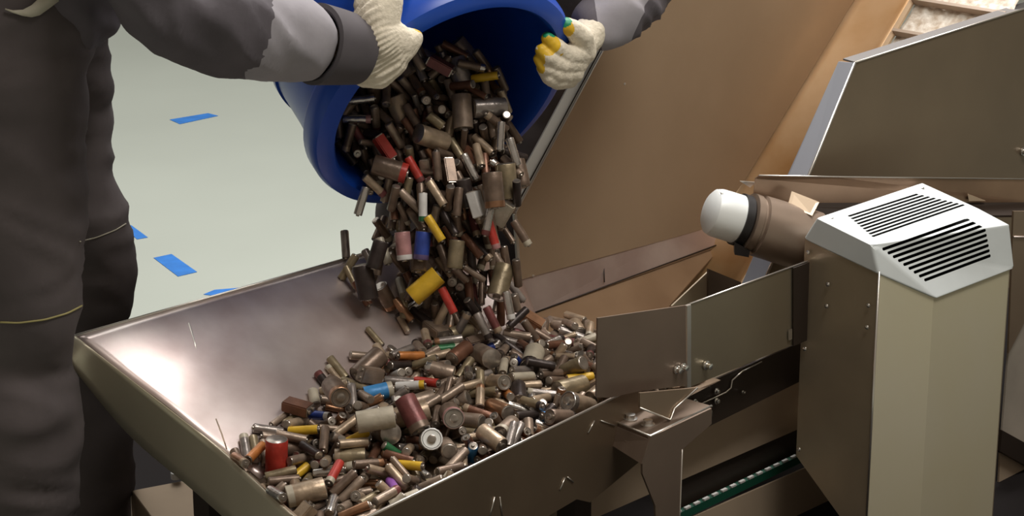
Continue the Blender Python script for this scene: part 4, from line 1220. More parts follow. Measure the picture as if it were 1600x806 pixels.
('A',1,1,1,-1225,34796,4906,-538,-685,205,445),
('A',0,0,0,-765,34067,4591,-565,265,-685,-374),
('A',1,1,0,-415,33850,4626,-747,98,648,100),
('A',7,7,1,132,33548,4445,-602,-416,363,575),
('A',0,0,0,38,33217,4380,-464,600,380,527),
('A',3,8,0,521,32871,4246,-413,616,138,655),
('A',1,11,1,-1426,35222,5056,-629,-771,-25,-83),
('A', 17, 20, 1, -1089, 35128, 4915, 500, 395, 572, 514, "green small battery with cream end at the heap's crest"),
('A',1,1,0,-535,35135,4566,-642,222,584,-442),
('A', 18, 1, 1, -75, 33855, 4592, -612, 657, 388, 205, "orange small battery with tan end in heap's right half"),
('C',4,4,1,108,34005,4537,625,764,-104,108),
('A',0,0,0,477,33947,4334,650,-552,-521,6),
('A',4,4,0,914,33394,4205,69,447,789,-414),
('C',5,5,1,-897,35778,4967,-79,-557,-423,709),
('A',0,4,1,-159,35490,4728,702,608,-316,190),
('A', 15, 15, 1, 114, 35236, 4598, -841, -168, 286, -426, 'blue small battery at the right back of the heap'),
('A',6,6,1,146,34645,4709,553,29,-621,553),
('A',1,1,0,227,34559,4441,523,577,-495,-382),
('A',6,20,1,478,34247,4450,64,-668,-44,739),
('A',0,0,0,1065,34200,4306,-629,177,-548,-521),
('A',0,0,0,-751,36103,4972,-23,642,-589,489),
('A',2,2,0,394,35809,4693,818,448,138,331),
('A',0,0,0,501,35443,4519,262,279,532,754),
('A',2,2,0,584,35028,4435,-1,346,668,657),
('A',2,2,1,734,34709,4499,106,-567,-583,-571),
('A',20,20,1,174,34448,4673,119,485,601,622),
('A',2,20,0,1533,34245,4245,-130,255,952,104),
('A',7,4,1,723,36357,4601,299,165,683,644),
('A',3,3,1,729,36123,4626,-630,572,-522,-30),
('C',5,5,1,1019,35192,4550,459,-679,-554,138),
('A',6,6,0,1131,35402,4491,-421,-7,-692,585),
('A',0,4,0,1526,35128,4456,332,-57,833,-436),
('A',1,11,0,1448,35164,4271,-514,356,705,-333),
('A',0,0,0,1502,34751,4191,-200,-243,-824,-469),
('N',8,11,1,340,36839,4823,-460,-359,355,729),
('A',1,8,0,1623,36579,4452,355,30,739,570),
('A',0,0,1,1415,36733,4367,-131,-754,256,-589),
('B',1,1,0,1484,36905,4239,27,910,-179,-371),
('A',6,4,0,1437,35936,4340,675,-490,452,313),
('A',1,20,0,1777,35543,4302,392,-836,317,211),
('O',1,1,0,2148,34969,4043,619,-668,-168,375),
('A',1,20,1,1389,37758,4311,-115,-62,756,-639),
('B',1,1,1,942,37460,4282,-624,-246,-557,-488),
('A',0,0,0,1077,36880,4276,795,-438,388,-154),
('B',0,0,1,1589,36423,4343,310,241,624,674),
('A',3,1,0,1781,36106,4326,-630,428,-54,644),
('A',1,1,0,1753,35924,4318,-235,-947,-5,214),
('A',3,3,0,2134,35538,4284,428,-452,388,678),
('A',2,1,0,588,38195,4235,500,594,451,-439),
('A',6,6,1,1061,37718,4260,328,-546,-204,742),
('A',2,2,0,1348,37118,4237,568,85,803,-154),
('A',7,7,0,1635,36903,4209,-26,-917,-103,382),
('A',0,0,0,2079,36578,4244,710,691,20,125),
('A',20,20,0,2461,36431,4080,168,-372,721,558),
('C',20,20,0,2370,35893,4236,-493,107,492,-708),
('A',0,0,0,952,38442,4182,309,698,223,605),
('C',1,1,1,1165,38064,4242,435,-509,473,570),
('A',2,4,0,1773,37891,4155,515,-319,-346,-715),
('S',6,6,0,1957,37591,4177,-594,-117,765,-216),
('C',2,2,0,2213,37483,4221,-428,701,-105,559),
('A',2,2,0,2116,36042,4338,263,326,466,-778),
('A',2,2,0,2727,36289,4096,-224,-839,-34,493),
('A',0,1,0,-3453,30552,4130,-867,387,289,115),
('B',2,2,1,-2899,30418,4110,-655,476,-541,-223),
('A',7,7,1,-2648,30342,4186,565,-545,-394,-477),
('A',2,2,0,-2247,29559,4065,-577,388,-695,-176),
('A',6,6,1,-3778,32214,4625,-374,414,441,-701),
('S',1,1,1,-3221,30857,4238,134,22,-655,-742),
('A',5,5,1,-3491,31202,4324,586,485,-584,-279),
('A',2,2,1,-2501,30810,4338,-289,457,113,833),
('A',0,0,1,-2400,30764,4237,341,852,-240,-314),
('A',2,2,0,-1908,29823,4067,-701,415,-413,-405),
('B',0,0,1,-3628,32528,4672,-648,-699,274,124),
('A',1,1,1,-2812,31395,4442,-418,545,-587,-427),
('S',0,0,1,-2627,31954,4555,373,-756,450,-291),
('A', 10, 20, 1, -2656, 30981, 4424, -98, -383, -722, 567, 'red small battery with cream end low left in heap'),
('A',2,8,1,-2155,31285,4448,429,-731,158,-504),
('A',2,4,1,-1493,30880,4353,146,42,854,496),
('A',0,4,1,-1239,30829,4302,17,-848,134,511),
('B',8,8,1,-2781,33187,4593,-166,-597,-6,783),
('A',2,2,1,-2869,31801,4626,370,596,-604,375),
('A',0,0,0,-2258,32292,4692,-258,377,722,518),
('A',1,1,1,-1584,31743,4487,-498,675,403,363),
('B',0,0,1,-1676,31144,4437,-895,279,332,-91),
('A',2,2,1,-927,31265,4371,-559,76,-731,-381),
('A',1,1,1,-2819,33368,4891,747,-231,539,-310),
('A',0,0,0,-2565,33096,4625,163,134,865,-453),
('A',2,20,1,-2351,32715,4819,-229,195,-819,-486),
('A',20,20,0,-1687,32817,4726,-86,928,260,249),
('A',5,5,0,-1542,32350,4562,-399,-484,211,-748),
('A',0,0,1,-847,31571,4385,-465,-243,797,-296),
('A',5,5,1,-2808,34005,4969,-250,-841,227,-419),
('B',2,2,1,-1442,33577,4791,-438,-686,-319,-483),
('A',1,1,0,-1660,33201,4576,473,-416,-185,-753),
('A',0,0,1,-1338,32983,4741,558,271,-771,134),
('A',1,1,0,-543,32335,4459,195,-704,-266,-627),
('C',1,1,1,-308,32043,4552,-524,-768,-213,-297),
('B',5,5,1,-2278,35034,5157,-751,469,136,-443),
('A',4,4,1,-1821,34264,4937,-220,686,391,571),
('A',6,6,1,-1806,33774,4838,632,-252,694,-230),
('B',2,2,1,-1029,33509,4787,47,-148,-894,417),
('A',1,8,1,-508,33424,4719,336,-217,510,760),
('A',3,1,1,-556,33109,4573,334,464,-411,-709),
('A',2,2,1,-214,33017,4420,-886,-331,66,316),
('A',6,6,1,-14,32245,4515,-163,-75,863,-470),
('B',1,4,1,-1836,35590,5202,177,163,-467,-850),
('A',5,5,1,-1430,34485,4907,711,374,421,418),
('C',0,7,1,-1183,34226,4855,-493,-406,490,592),
('A',5,5,1,-454,33700,4678,-537,-552,-258,-581),
('A',5,4,1,333,33493,4568,710,394,560,-162),
('A',4,4,1,216,33175,4490,743,298,-557,218),
('S',0,1,1,257,32900,4374,90,216,-870,433),
('A',6,8,1,-1072,35248,5011,255,-634,-378,623),
('A',0,0,0,-775,34943,4744,631,506,584,51),
('A',1,1,1,-476,34779,4641,592,-610,525,-7),
('A',20,20,1,-139,34669,4745,-181,-154,726,-644),
('A',1,1,1,461,33863,4506,23,-453,-620,-638),
('A',0,0,0,457,33696,4397,-411,-236,277,-835),
('A', 16, 16, 1, 637, 33364, 4392, -606, -10, 581, -541, 'sky-blue small battery at right by the dark side plate'),
('A',2,2,0,-1047,35911,5020,161,-385,-584,695),
('A', 15, 7, 1, -432, 35424, 4792, -248, -418, -440, -754, "blue small battery with silver end at the heap's crest"),
('A',1,1,0,-72,35263,4656,448,394,408,-690),
('A',2,2,1,636,34824,4577,91,-409,-490,763),
('A',1,1,1,257,34398,4537,293,554,464,624),
('D',2,2,1,-2325,34042,5004,-195,330,771,-507),
('D',1,1,1,-1599,32585,4726,-654,-257,710,1),
('D',1,20,1,-3055,30535,4298,15,-727,-213,651),
('D',2,2,1,-1948,32186,4593,596,-733,-321,-43),
('N',3,3,1,-3346,32656,4830,-381,389,-634,547),
('C',0,20,1,-84,32602,4496,-404,-135,700,-571),
('C',0,0,1,-1468,33145,4736,-518,102,729,-434),
('N',1,1,1,-3072,30014,4138,441,210,353,797),
('C',3,3,1,-859,34809,4953,-447,47,-648,-614),
('D',5,5,1,972,34518,4446,-681,562,-455,111),
('C',1,1,1,-218,33976,4741,749,577,47,318),
('D',0,0,1,-445,34969,4844,-122,-143,746,638),
('N',2,11,1,-613,35465,4890,-68,-553,-423,714),
('C',2,2,1,748,33187,4450,730,192,-562,335),
('D',1,7,1,1073,33843,4411,-830,-261,453,-190),
('N',0,0,1,-2265,33609,5003,775,227,-519,277),
('D',20,4,1,336,35185,4697,223,132,-749,608),
('D', 12, 12, 1, -1249, 31967, 4566, 796, 541, -105, 246, 'large battery with a glint painted white on its end disc'),
('D', 2, 13, 1, -939, 32519, 4744, 739, 625, -94, 229, 'large brown battery end-on beside the painted-glint disc, pinkish end'),
('D', 11, 2, 1, -1524, 32124, 4908, 360, 854, 356, 111, 'maroon large battery leaning in the middle of heap'),
('D', 10, 10, 1, -3565, 31455, 4485, 27, -788, -613, 8, 'red large battery leaning near the left corner of the heap'),
('D', 20, 20, 1, -2066, 31806, 4960, 714, 108, 654, 221, 'cream large battery lying across the heap centre'),
('A', 15, 12, 1, -3034, 32767, 4647, 714, 509, 425, 221, 'blue small battery with a white end left of centre'),
('A', 9, 9, 1, -3209, 32180, 4632, 714, 278, 602, 221, "yellow small battery lying level at the heap's left"),
('A', 9, 9, 1, -2391, 31899, 4618, 714, -307, 587, 221, 'yellow small battery tilted up in the middle of the heap'),
('A', 9, 9, 1, -1538, 31250, 4436, 714, 479, 459, 221, 'bright yellow small battery low beside the near rim'),
('A', 14, 14, 1, -1780, 30842, 4284, 714, 662, -37, 221, 'purple small battery close to the near rim'),
('A', 8, 1, 1, -4071, 31095, 4584, 714, 652, 122, 221, "tan and copper small battery at the heap's far left tip"),
('A', 10, 10, 1, -1359, 33715, 4847, 714, 522, 409, 221, 'red small battery beside the yellow-ended one'),
('A', 12, 9, 1, -1615, 33534, 4859, 714, 282, 600, 221, 'white small battery with yellow end in heap centre'),
('A', 7, 7, 1, -3396, 29830, 4584, 714, 649, 137, 221, 'shiny silver small battery by the left rim'),
('D', 2, 8, 1, -2741, 32713, 5064, 679, 702, 16, 210, 'brown large battery with coppery end at left of the heap'),
('D', 19, 19, 0, -2728, 35061, 4578, 714, 663, -6, 221, 'dull violet large battery at the upper left of the heap'),
('A', 18, 18, 1, -3875, 31475, 4560, 714, -515, 417, 221, "orange-brown small battery at the heap's far left edge"),
('C', 16, 20, 1, -2114, 33310, 4835, 714, 15, 663, 221, 'sky-blue stout battery with cream end left of centre'),
('A', 7, 7, 1, -711, 34265, 4806, 714, 640, -173, 221, "silver small battery upright at the heap's crest"),
('A', 0, 0, 1, -2193, 31240, 4291, 714, 602, -278, 221, 'long taupe small battery pointing down toward near rim'),
]
STREAM = [
('D', 0, 0, 1, -833, 36575, 8596, -214, -870, -436, 72, 'large taupe battery standing upright in the barrel mouth'),
('A', 9, 9, 1, -440, 36986, 9111, 691, 412, 482, 344, "yellow small battery jutting out at the barrel's right side"),
('N', 10, 10, 1, -2128, 36243, 8076, -89, 798, -520, 288, 'red block battery inside left of the barrel mouth'),
('D', 2, 10, 1, -2017, 35957, 7778, -597, 37, -796, 81, "brown large battery with red end below the barrel's left lip"),
('N', 11, 13, 1, -1202, 36877, 9331, -333, 553, -652, 395, 'maroon block battery with pink end at top of the barrel load'),
('D', 2, 8, 1, -303, 35389, 7566, 153, 985, 51, 42, 'brown large battery with coppery end falling by the guard panel'),
('D', 9, 9, 1, -1435, 35399, 5926, -266, 432, -20, 860, 'yellow large battery falling just above the heap'),
('D', 4, 4, 1, -2437, 35404, 5979, -139, -607, -781, 19, "blackened large battery falling beside the hopper's back plate"),
('C', 15, 19, 1, -1486, 35390, 6613, -140, -972, -167, 75, 'blue stout battery with violet end in mid fall'),
('A', 10, 13, 1, -317, 35434, 6779, 202, 827, 520, 46, 'red small battery with pink end falling at right'),
('A', 12, 17, 1, -1470, 35537, 7233, -149, -977, -140, 22, 'white small battery with green end in mid fall'),
('A', 9, 9, 1, -1269, 35334, 6929, 197, 922, 232, 237, "yellow small battery in mid fall at the stream's centre"),
('C', 13, 12, 1, -1792, 35400, 6606, 36, 514, -842, 155, 'pink stout battery with white end in mid fall'),
('A', 7, 7, 1, -2485, 35600, 7319, -190, -908, 362, 82, "silver small battery falling outside the barrel's left lip"),
('A', 7, 7, 1, -195, 36387, 8227, 147, 897, -413, 40, "silver small battery against the barrel's blue inner wall"),
('A', 7, 7, 1, 26, 36212, 8000, -111, 216, -953, 175, 'silver small battery falling right of the barrel lip'),
('D',1,1,1,-1333,36307,8218,-307,835,1,455),
('A',3,3,1,-1672,36463,8307,113,944,-41,305),
('A', 10, 11, 1, -1613, 36022, 7744, 273, 737, 605, 118, 'red small battery with maroon end sliding from the barrel'),
('A',2,2,1,-1243,35906,7837,-141,-683,-711,75),
('A', 20, 12, 1, -1454, 36723, 8774, -450, -313, -548, 630, 'cream small battery pointing its ringed end at the viewer'),
('A', 7, 7, 1, -702, 36094, 7769, -92, 608, -745, 254, 'long shining silver battery sliding down the stream'),
('N', 12, 12, 1, -586, 35508, 7303, 202, 800, 562, 36, 'white block battery falling near the guard panel'),
('A',7,11,1,-399,35367,7042,130,220,-958,123),
('C',4,4,1,-2234,35396,6454,-194,-889,405,73),
('A',11,1,1,-321,35400,5319,-270,-483,-832,3),
('A',6,4,1,-482,35400,5206,240,816,509,124),
('A', 7, 12, 1, -53, 35400, 5568, 169, 953, 239, 60, 'silver small battery falling over the trough wall'),
('D',5,5,1,-86,35962,7562,-106,-679,-724,40),
('A',2,20,1,158,35400,6827,-124,620,-720,283),
('A', 7, 7, 1, -2537, 36740, 8777, 609, 365, 565, 419, 'silver small battery lying level inside the left lip, upper'),
('A', 7, 13, 1, -2591, 36564, 8483, 56, 704, 57, 704, 'silver small battery with pink end inside the left lip, lower'),
('C', 5, 5, 1, -932, 35400, 6462, 51, 5, -986, 150, 'olive stout battery falling above the yellow one'),
('A', 10, 10, 1, -1066, 35400, 5658, 235, 837, 474, 134, 'red small battery falling beside the yellow large one'),
('A',2,2,0,-448,36738,7621,-332,-232,-897,172),
('A',11,11,0,-778,37461,8960,590,272,749,120),
('D',0,0,1,-777,37714,9329,-334,133,-930,62),
('A',1,1,0,-1740,37324,8871,97,288,-870,385),
('A',8,8,1,-339,37371,8895,-322,-113,-817,463),
('B',6,6,0,-355,37612,8501,90,701,706,11),
('A',2,4,0,-920,36898,7920,293,940,-167,34),
('A',2,2,1,-1859,36290,7822,260,872,-297,286),
('A',2,2,0,-38,36599,7228,392,748,-376,378),
('A',5,5,0,-1275,37499,8122,-97,299,-898,306),
('A',4,4,0,-50,36357,7460,26,959,-222,170),
('A',0,0,1,-2483,36837,8298,374,-128,849,347),
('A',1,7,1,-1620,37036,9439,705,-307,-105,629),
('B',6,6,0,-1545,37137,7733,271,812,-351,376),
('A',2,4,0,-1492,37071,7849,-100,709,489,497),
('S',0,0,1,-1160,36527,7723,-58,730,-675,76),
('B',1,1,0,-1906,36635,7866,-145,-933,-326,14),
('C',8,11,0,-1407,37395,8732,-523,-378,-58,760),
('A',2,2,0,-2919,36976,8161,-70,-92,-940,318),
('S',0,0,0,-1045,37536,8826,136,634,-581,490),
('A',2,2,0,-2153,37001,8520,169,-616,738,213),
('A',3,3,1,-842,36775,9013,-418,-138,772,457),
('A',1,4,0,-2279,37522,8127,-768,-360,-528,2),
('N',0,0,1,-1868,37096,9178,-435,250,859,95),
('A',2,20,0,-909,36250,7537,-370,-855,-361,3),
('A',0,0,0,-1386,37906,9101,242,584,690,349),
('A',2,2,0,-180,37060,8507,-360,61,-853,372),
('A',2,2,1,-1277,36627,8632,401,-727,287,476),
('A',2,2,0,-754,37377,8711,910,266,45,310),
('A',2,2,0,-2469,37334,8449,-380,-351,-854,33),
('A',2,8,0,-846,36581,7693,472,-844,249,16),
('A',5,5,0,-1135,37149,8013,-118,575,-773,234),
('C',2,2,1,-412,37064,8205,-383,-334,-742,435),
('A',5,5,1,-1699,36246,7878,-183,981,19,43),
('A',2,2,1,-2476,36897,8593,-31,-154,433,887),
('A',0,0,1,6,36265,7737,-14,609,-607,509),
('C',2,2,1,-1104,36819,8151,30,977,174,107),
('A',2,2,0,-839,37273,8184,350,934,57,15),
('S',4,7,0,-2478,37656,8727,-114,489,830,239),
('A',0,0,0,-374,37379,8720,353,763,294,453),
('A',0,0,1,-666,37376,9264,312,900,85,289),
('S',1,4,1,-1191,37544,9390,-139,541,-817,137),
('S',5,5,0,-1840,37408,9348,627,556,-144,523),
('C',6,6,0,-1627,37857,8797,-294,878,-109,359),
('A',0,0,0,-2447,37111,8349,240,-683,679,118),
('A',0,0,0,-1168,36275,7521,-594,-696,386,106),
('A',2,2,1,-829,36210,7706,313,-283,868,257),
('S',4,4,0,-2407,37078,7799,-521,308,-318,728),
('A',3,3,0,-282,36516,7634,-117,946,-292,55),
('A',2,11,0,-796,37890,8780,-246,-649,-691,195),
('A',0,11,1,-2294,36674,8459,12,116,977,170),
('A',2,2,0,-1402,36031,7344,139,748,648,7),
('A',0,1,0,-573,36950,8510,320,924,-71,190),
('S',0,0,1,-314,36645,8279,-33,337,-882,325),
('A',8,1,1,-1292,36391,7814,229,624,734,133),
('A',4,4,0,-1915,37598,9072,-318,70,-941,83),
('A',4,4,0,-2244,36909,7751,161,791,533,251),
('A',0,4,0,-2160,36305,7581,522,371,-511,572),
('A',11,4,0,-1667,36961,8499,-2,451,-791,412),
('A',0,0,0,-620,37184,8404,-732,-420,-526,93),
('B',2,2,1,-1506,36936,8374,-194,-308,573,733),
('A',3,1,0,-1545,36770,7629,351,-167,915,100),
('B',4,4,0,-1121,37820,8674,205,930,-45,297),
('A',2,2,0,-918,37696,8763,-33,627,-446,636),
('A',0,0,1,-2109,36748,8843,-385,-633,-583,331),
('A',2,2,0,-230,37187,8242,74,478,871,75),
('A',2,2,1,-1543,36663,7844,135,945,-209,206),
('A',2,2,0,-1710,36824,8051,-865,-241,-227,375),
('A',4,4,0,-2434,37393,8196,-758,458,-158,434),
('A',2,11,0,-538,36905,7413,-567,219,237,756),
('A',4,4,0,-1125,37434,8624,-290,373,843,253),
('B',2,2,1,-681,36264,7491,-369,422,-351,749),
('A',2,8,1,-483,37292,9296,134,716,632,262),
('A',2,2,0,-1243,36910,7938,120,537,833,6),
('C',2,2,1,-131,36820,7851,-657,-429,-507,353),
('C',3,3,1,-1343,37304,9190,-565,-428,-218,669),
('B',3,3,0,-656,36881,8312,730,-427,-298,441),
('A',3,3,0,-1102,37124,8249,-511,-731,67,444),
('A',2,2,1,-1405,36971,8897,488,819,104,280),
('A',5,1,0,-1901,36209,7417,485,752,-391,211),
('A',2,2,0,-512,37486,8520,-281,97,-943,142),
('C',0,0,1,-1364,37074,8610,108,724,679,30),
('B',2,2,1,-1514,37447,9372,186,-51,977,76),
('S',1,1,0,-1007,37919,9030,-316,588,-728,150),
('A',0,0,0,-873,37928,9132,-430,-601,-425,520),
('A',2,8,0,-1858,36796,7990,114,892,424,98),
('A',1,1,1,-554,36250,7920,-442,-744,-478,145),
('O',2,2,1,-1614,36471,7729,585,453,411,530),
('N',2,2,1,-1600,37443,9133,-240,664,-684,177),
('A',4,4,0,-229,36486,7323,-556,563,-254,554),
('A',0,0,0,-1697,36672,7496,175,243,953,32),
('A',2,1,1,-2734,36453,8185,-44,-941,305,130),
('A',2,2,0,-2150,37028,8201,-484,17,-850,199),
('B',3,3,1,-593,36753,8902,160,781,-213,563),
('A',2,2,0,-2292,36657,7980,4,720,-681,124),
('A',2,2,0,-2168,36383,7874,-169,270,-940,115),
('A',0,0,0,-1153,36071,7606,-441,-496,-744,67),
('A',2,2,1,-456,36683,8168,121,-151,930,308),
('A',2,8,0,-1657,37509,8300,-567,-404,-623,353),
('C',0,11,1,-105,37195,7439,135,863,484,33),
('A',2,2,0,-1527,38031,9018,380,-141,711,573),
('A',4,4,0,-2347,36784,7661,-149,457,-816,319),
('A',0,0,0,-2056,36545,7356,305,865,374,133),
('A',1,1,0,-1030,36953,7711,34,980,185,50),
('A',0,0,0,-602,36623,7268,31,958,-104,263),
('N',1,1,0,-1224,36626,7357,106,-70,960,247),
('S',5,5,1,-1271,36389,8493,-230,698,-568,367),
('A',0,0,0,-2052,37863,8801,-340,9,-898,275),
('B',4,11,1,-2538,36498,7692,587,-555,163,566),
('A',5,5,0,-1441,37620,8832,-135,858,-170,463),
('A',4,4,1,-2561,36981,8943,268,954,-38,118),
('A',11,11,0,-2175,37602,8671,249,536,805,22),
('A',2,8,1,-653,36717,7935,160,980,70,86),
('A',4,1,0,-2327,37387,8485,92,936,228,250),
('B',2,2,0,-668,37587,8400,-253,799,509,191),
('A',4,4,0,-2238,37108,8006,303,-649,455,527),
('B',5,20,0,-2755,37208,8160,-96,-176,915,348),
('A',2,2,0,-1609,36901,7596,328,-324,886,29),
('S',3,3,1,-602,37093,8054,-142,82,-957,233),
('A',4,4,0,-591,36517,7519,-305,-259,-909,103),
('B',4,4,0,-853,37521,8192,403,785,-314,348),
('A',2,2,0,-1751,36463,7579,704,531,455,113),
('A',4,4,0,-1058,37414,8940,505,801,198,250),
('B',2,2,0,-2791,37570,8492,166,269,947,35),
('A',1,1,0,-514,36496,7771,-91,51,-956,271),
('A',0,0,0,-1523,36837,8063,22,950,262,161),
('A',2,4,1,-1657,36469,8537,193,942,91,254),
('A',2,2,0,-1335,37877,8754,-9,425,-856,289),
('S',6,6,0,-597,37758,8754,237,862,350,278),
('A',6,6,0,-98,37310,8131,18,878,-463,116),
('A',0,0,0,-358,37300,8432,21,880,402,247),
('A',5,5,0,-1809,37190,7894,-71,798,-528,278),
('A',4,4,0,-275,37477,8427,76,694,709,88),
('A',1,1,1,-475,36531,8038,497,690,511,120),
('A',1,1,0,-1017,36928,8406,12,873,-187,449),
('A',2,2,0,-411,37073,8567,270,740,604,116),
('A',2,2,1,-2468,36637,7753,-35,862,483,145),
('S',6,6,1,-1403,37578,9317,437,581,650,217),
('A',2,2,0,-865,36767,8387,-223,-106,-931,264),
('A',2,2,0,-1672,37003,8093,251,505,61,822),
('C',2,2,1,140,36381,7582,4,444,-855,266),
('A',11,11,0,-730,36581,7125,-576,-798,104,134),
('A',4,4,0,-550,37351,8319,-44,387,912,118),
('A',1,1,1,-1041,36649,8341,-58,-597,-766,228),
('B',5,5,0,-1717,37307,8250,-213,824,-502,146),
('A',1,1,0,-872,37459,9262,-80,782,-557,265),
('A',2,2,0,-1784,36608,7890,-135,-613,-766,130),
('B',2,2,1,-1342,36538,8502,-66,882,-454,95),
('A',3,3,0,-1739,37283,9065,-262,563,-616,482),
('A',11,4,1,-2575,36559,8183,300,642,699,81),
('A',8,8,0,-1474,37080,8335,-399,-190,-843,304),
('A',2,2,0,-1068,37131,7491,-65,793,585,147),
('B',0,0,0,-1074,37661,8714,294,713,-116,624),
('A',3,3,0,-1599,36607,8405,84,970,198,103),
('B',2,2,0,-159,36250,7469,-436,-132,-854,246),
('A',0,0,1,-1687,35816,7267,264,716,582,277),
('A',1,1,0,-93,36768,7129,752,490,-433,70),
('A',4,4,0,-377,36572,7204,112,276,-876,378),
('A',4,4,1,45,36546,7870,271,463,685,491),
('A',2,11,0,75,36889,7596,66,-182,980,1),
('A',4,4,1,-2265,36510,8224,-506,194,-683,488),
('A',0,0,0,-1024,36619,7747,193,550,811,31),
('B',0,0,0,-1366,36718,7129,-128,692,-621,343),
('B',2,4,0,-573,37484,8375,-490,491,-719,3),
('A',6,6,0,-1407,36505,7296,102,-234,963,78),
('N',2,2,0,-2042,37432,9058,-179,468,-846,177),
('A',2,2,0,-276,36744,8045,134,143,-978,49),
('A',2,7,1,-177,36238,7696,-793,-171,400,424),
('B',0,0,1,-1481,36105,7675,-413,406,-514,631),
('A',4,4,0,-1090,37795,8256,870,85,330,354),
('A',5,5,1,-1295,37227,8851,-747,-268,67,603),
('A',2,2,0,-825,36900,7300,63,369,926,10),
('A',5,5,0,-714,36844,7727,47,680,679,269),
('B',3,3,0,-542,36653,7659,-770,-211,-559,217),
('B',2,2,1,-1829,36548,8078,-74,41,-964,249),
('A',11,8,1,-1451,36710,8451,-481,-628,-485,370),
('A',1,1,0,-2163,36755,8024,-336,-130,-403,840),
('D',1,1,1,-1877,36767,8545,-170,120,-972,96),
('A',0,0,1,-1019,36961,8830,97,836,-476,251),
('A',2,2,0,-2274,37296,8150,182,-886,157,393),
('A',5,1,0,-1219,37411,8354,319,-614,718,65),
('A',2,2,0,-2028,36485,7672,-606,-51,-741,282),
('A',0,0,0,-1788,37244,7644,277,494,822,33),
('A',2,2,1,-2617,36457,7986,515,634,-376,437),
('A',5,4,1,-1754,35973,7387,-105,-442,890,14),
('A',0,0,0,-1957,37895,8922,234,378,882,151),
('A',6,6,0,-952,36447,7467,-277,-529,779,185),
('A',0,0,0,-1614,37736,8403,188,938,55,282),
('S',3,3,0,-1352,37145,8086,147,-356,888,246),
('A',6,11,0,-1124,37346,9222,176,570,801,19),
('C',3,3,0,-220,36954,7461,877,190,434,73),
('A',2,8,1,-1607,36945,8987,154,659,-569,466),
('A',3,8,0,-2362,37282,8727,355,886,-211,206),
('A',4,4,1,-2796,36567,7910,-816,-48,350,456),
('A',5,5,0,-1028,37106,8759,-92,-22,-971,216),
('A',2,2,0,-386,37196,7733,-189,-27,-954,226),
('A',4,4,0,-2181,37102,9041,385,44,921,16),
('C',2,8,1,-2328,36941,8883,251,-963,-80,27),
('A',1,1,0,-1169,36793,7641,254,-704,-101,654),
('S',0,0,0,-1859,37080,7564,155,924,-275,210),
('A',2,2,0,-2086,37187,8473,306,695,77,644),
('A',6,6,0,-1597,37298,9492,-92,981,-8,167),
('A',6,6,0,-1384,37418,8311,-609,-590,-519,97),
('A',1,11,0,-1050,36191,7620,-5,415,-881,224),
('B',6,6,1,-1597,36731,8688,215,-790,571,36),
('A',2,2,0,-683,37039,8383,-203,-60,-967,133),
('A',0,0,0,-583,37241,8760,-927,-366,50,50),
('A',2,2,0,-1516,36890,7747,690,630,341,99),
('B',0,0,1,-2371,36459,8100,163,503,595,604),
('B',0,0,0,-1110,36551,7195,-92,754,489,426),
('S',1,1,0,-2053,37222,7863,-684,-90,-293,661),
('S',5,5,0,-532,36700,7462,317,841,-284,331),
('B',2,2,0,-903,37704,8922,-451,90,-681,568),
('A',2,2,0,-1969,36761,7841,-61,569,-806,147),
('A',0,0,0,-1274,36655,8178,337,711,574,222),
('A',2,7,1,-680,36997,9301,-374,694,-378,483),
('A',2,20,0,-1991,37148,8747,-63,362,-837,403),
('A',0,0,1,-1955,36370,8246,-67,968,24,236),
('A',4,4,0,-1951,36907,7520,-126,137,-964,185),
('N',3,3,1,-681,36403,7822,-473,-718,-498,102),
('A',5,5,1,-910,36360,7980,261,919,-57,287),
('A',2,2,0,-822,37182,8444,-240,-712,-639,158),
('A',0,0,0,-1474,37241,8280,592,-56,250,763),
('B',1,1,1,-713,37075,8747,354,-789,-97,490),
('A',2,2,0,-534,37017,7210,-6,359,-918,165),
('B',2,2,1,-810,36399,8174,126,-849,493,136),
('C',0,0,0,-1746,37497,8031,-150,429,-819,347),
('S',4,1,0,-2206,37396,8804,-512,-691,-508,28),
('C',11,11,0,-1718,37740,9382,310,881,351,50),
('A',11,11,0,-659,36932,7132,462,854,-47,231),
('A',8,8,0,26,36726,7501,212,-97,968,80),
('A',4,4,0,-2681,37507,8538,-317,807,-495,31),
('A',1,1,0,-2083,36864,7775,164,12,-871,460),
('C',2,2,0,-1746,37506,8563,-153,-136,-912,353),
('B',3,3,1,-595,37689,8917,-367,-356,-797,320),
('A',4,4,1,-133,36763,8409,-99,1,896,430),
('B',0,0,0,-1951,37586,8690,18,-384,-865,319),
('A',3,3,0,-1422,36627,7999,172,948,-110,241),
('N',0,7,0,-972,37502,8461,-159,-98,-650,735),
('A',2,2,1,-1209,37059,9270,861,38,389,322),
('A',2,2,1,-1183,36761,8636,50,521,-636,566),
('A',2,2,1,-1901,36987,8874,-141,908,-255,297),
('S',11,11,0,-2599,37219,8235,-668,367,433,479),
('A',4,4,0,-2356,37855,8664,-380,-66,-795,467),
('A',4,4,0,-2236,36858,8384,-209,610,-441,622),
('A',4,4,1,-1236,35985,7479,-39,716,534,446),
('A',0,0,1,-2175,36753,8497,24,624,-576,526),
('A',3,3,1,-966,37337,9492,-337,596,-618,384),
('B',2,20,0,-781,37146,7766,126,568,764,276),
('A',5,5,0,-351,36358,7414,57,407,-772,483),
('A',6,8,0,-1809,37106,8175,-477,-431,-503,576),
('N',2,2,0,-1086,36860,7357,18,916,239,318),
('B',4,4,0,-1962,36369,7770,497,532,-637,252),
('B',4,4,1,-1921,36143,7544,-220,-51,-769,597),
('A',2,2,0,-2226,37454,8581,736,604,234,191),
('B',0,0,0,-693,36845,8536,171,218,-929,240),
('A',0,4,1,-452,37080,8913,174,800,-538,198),
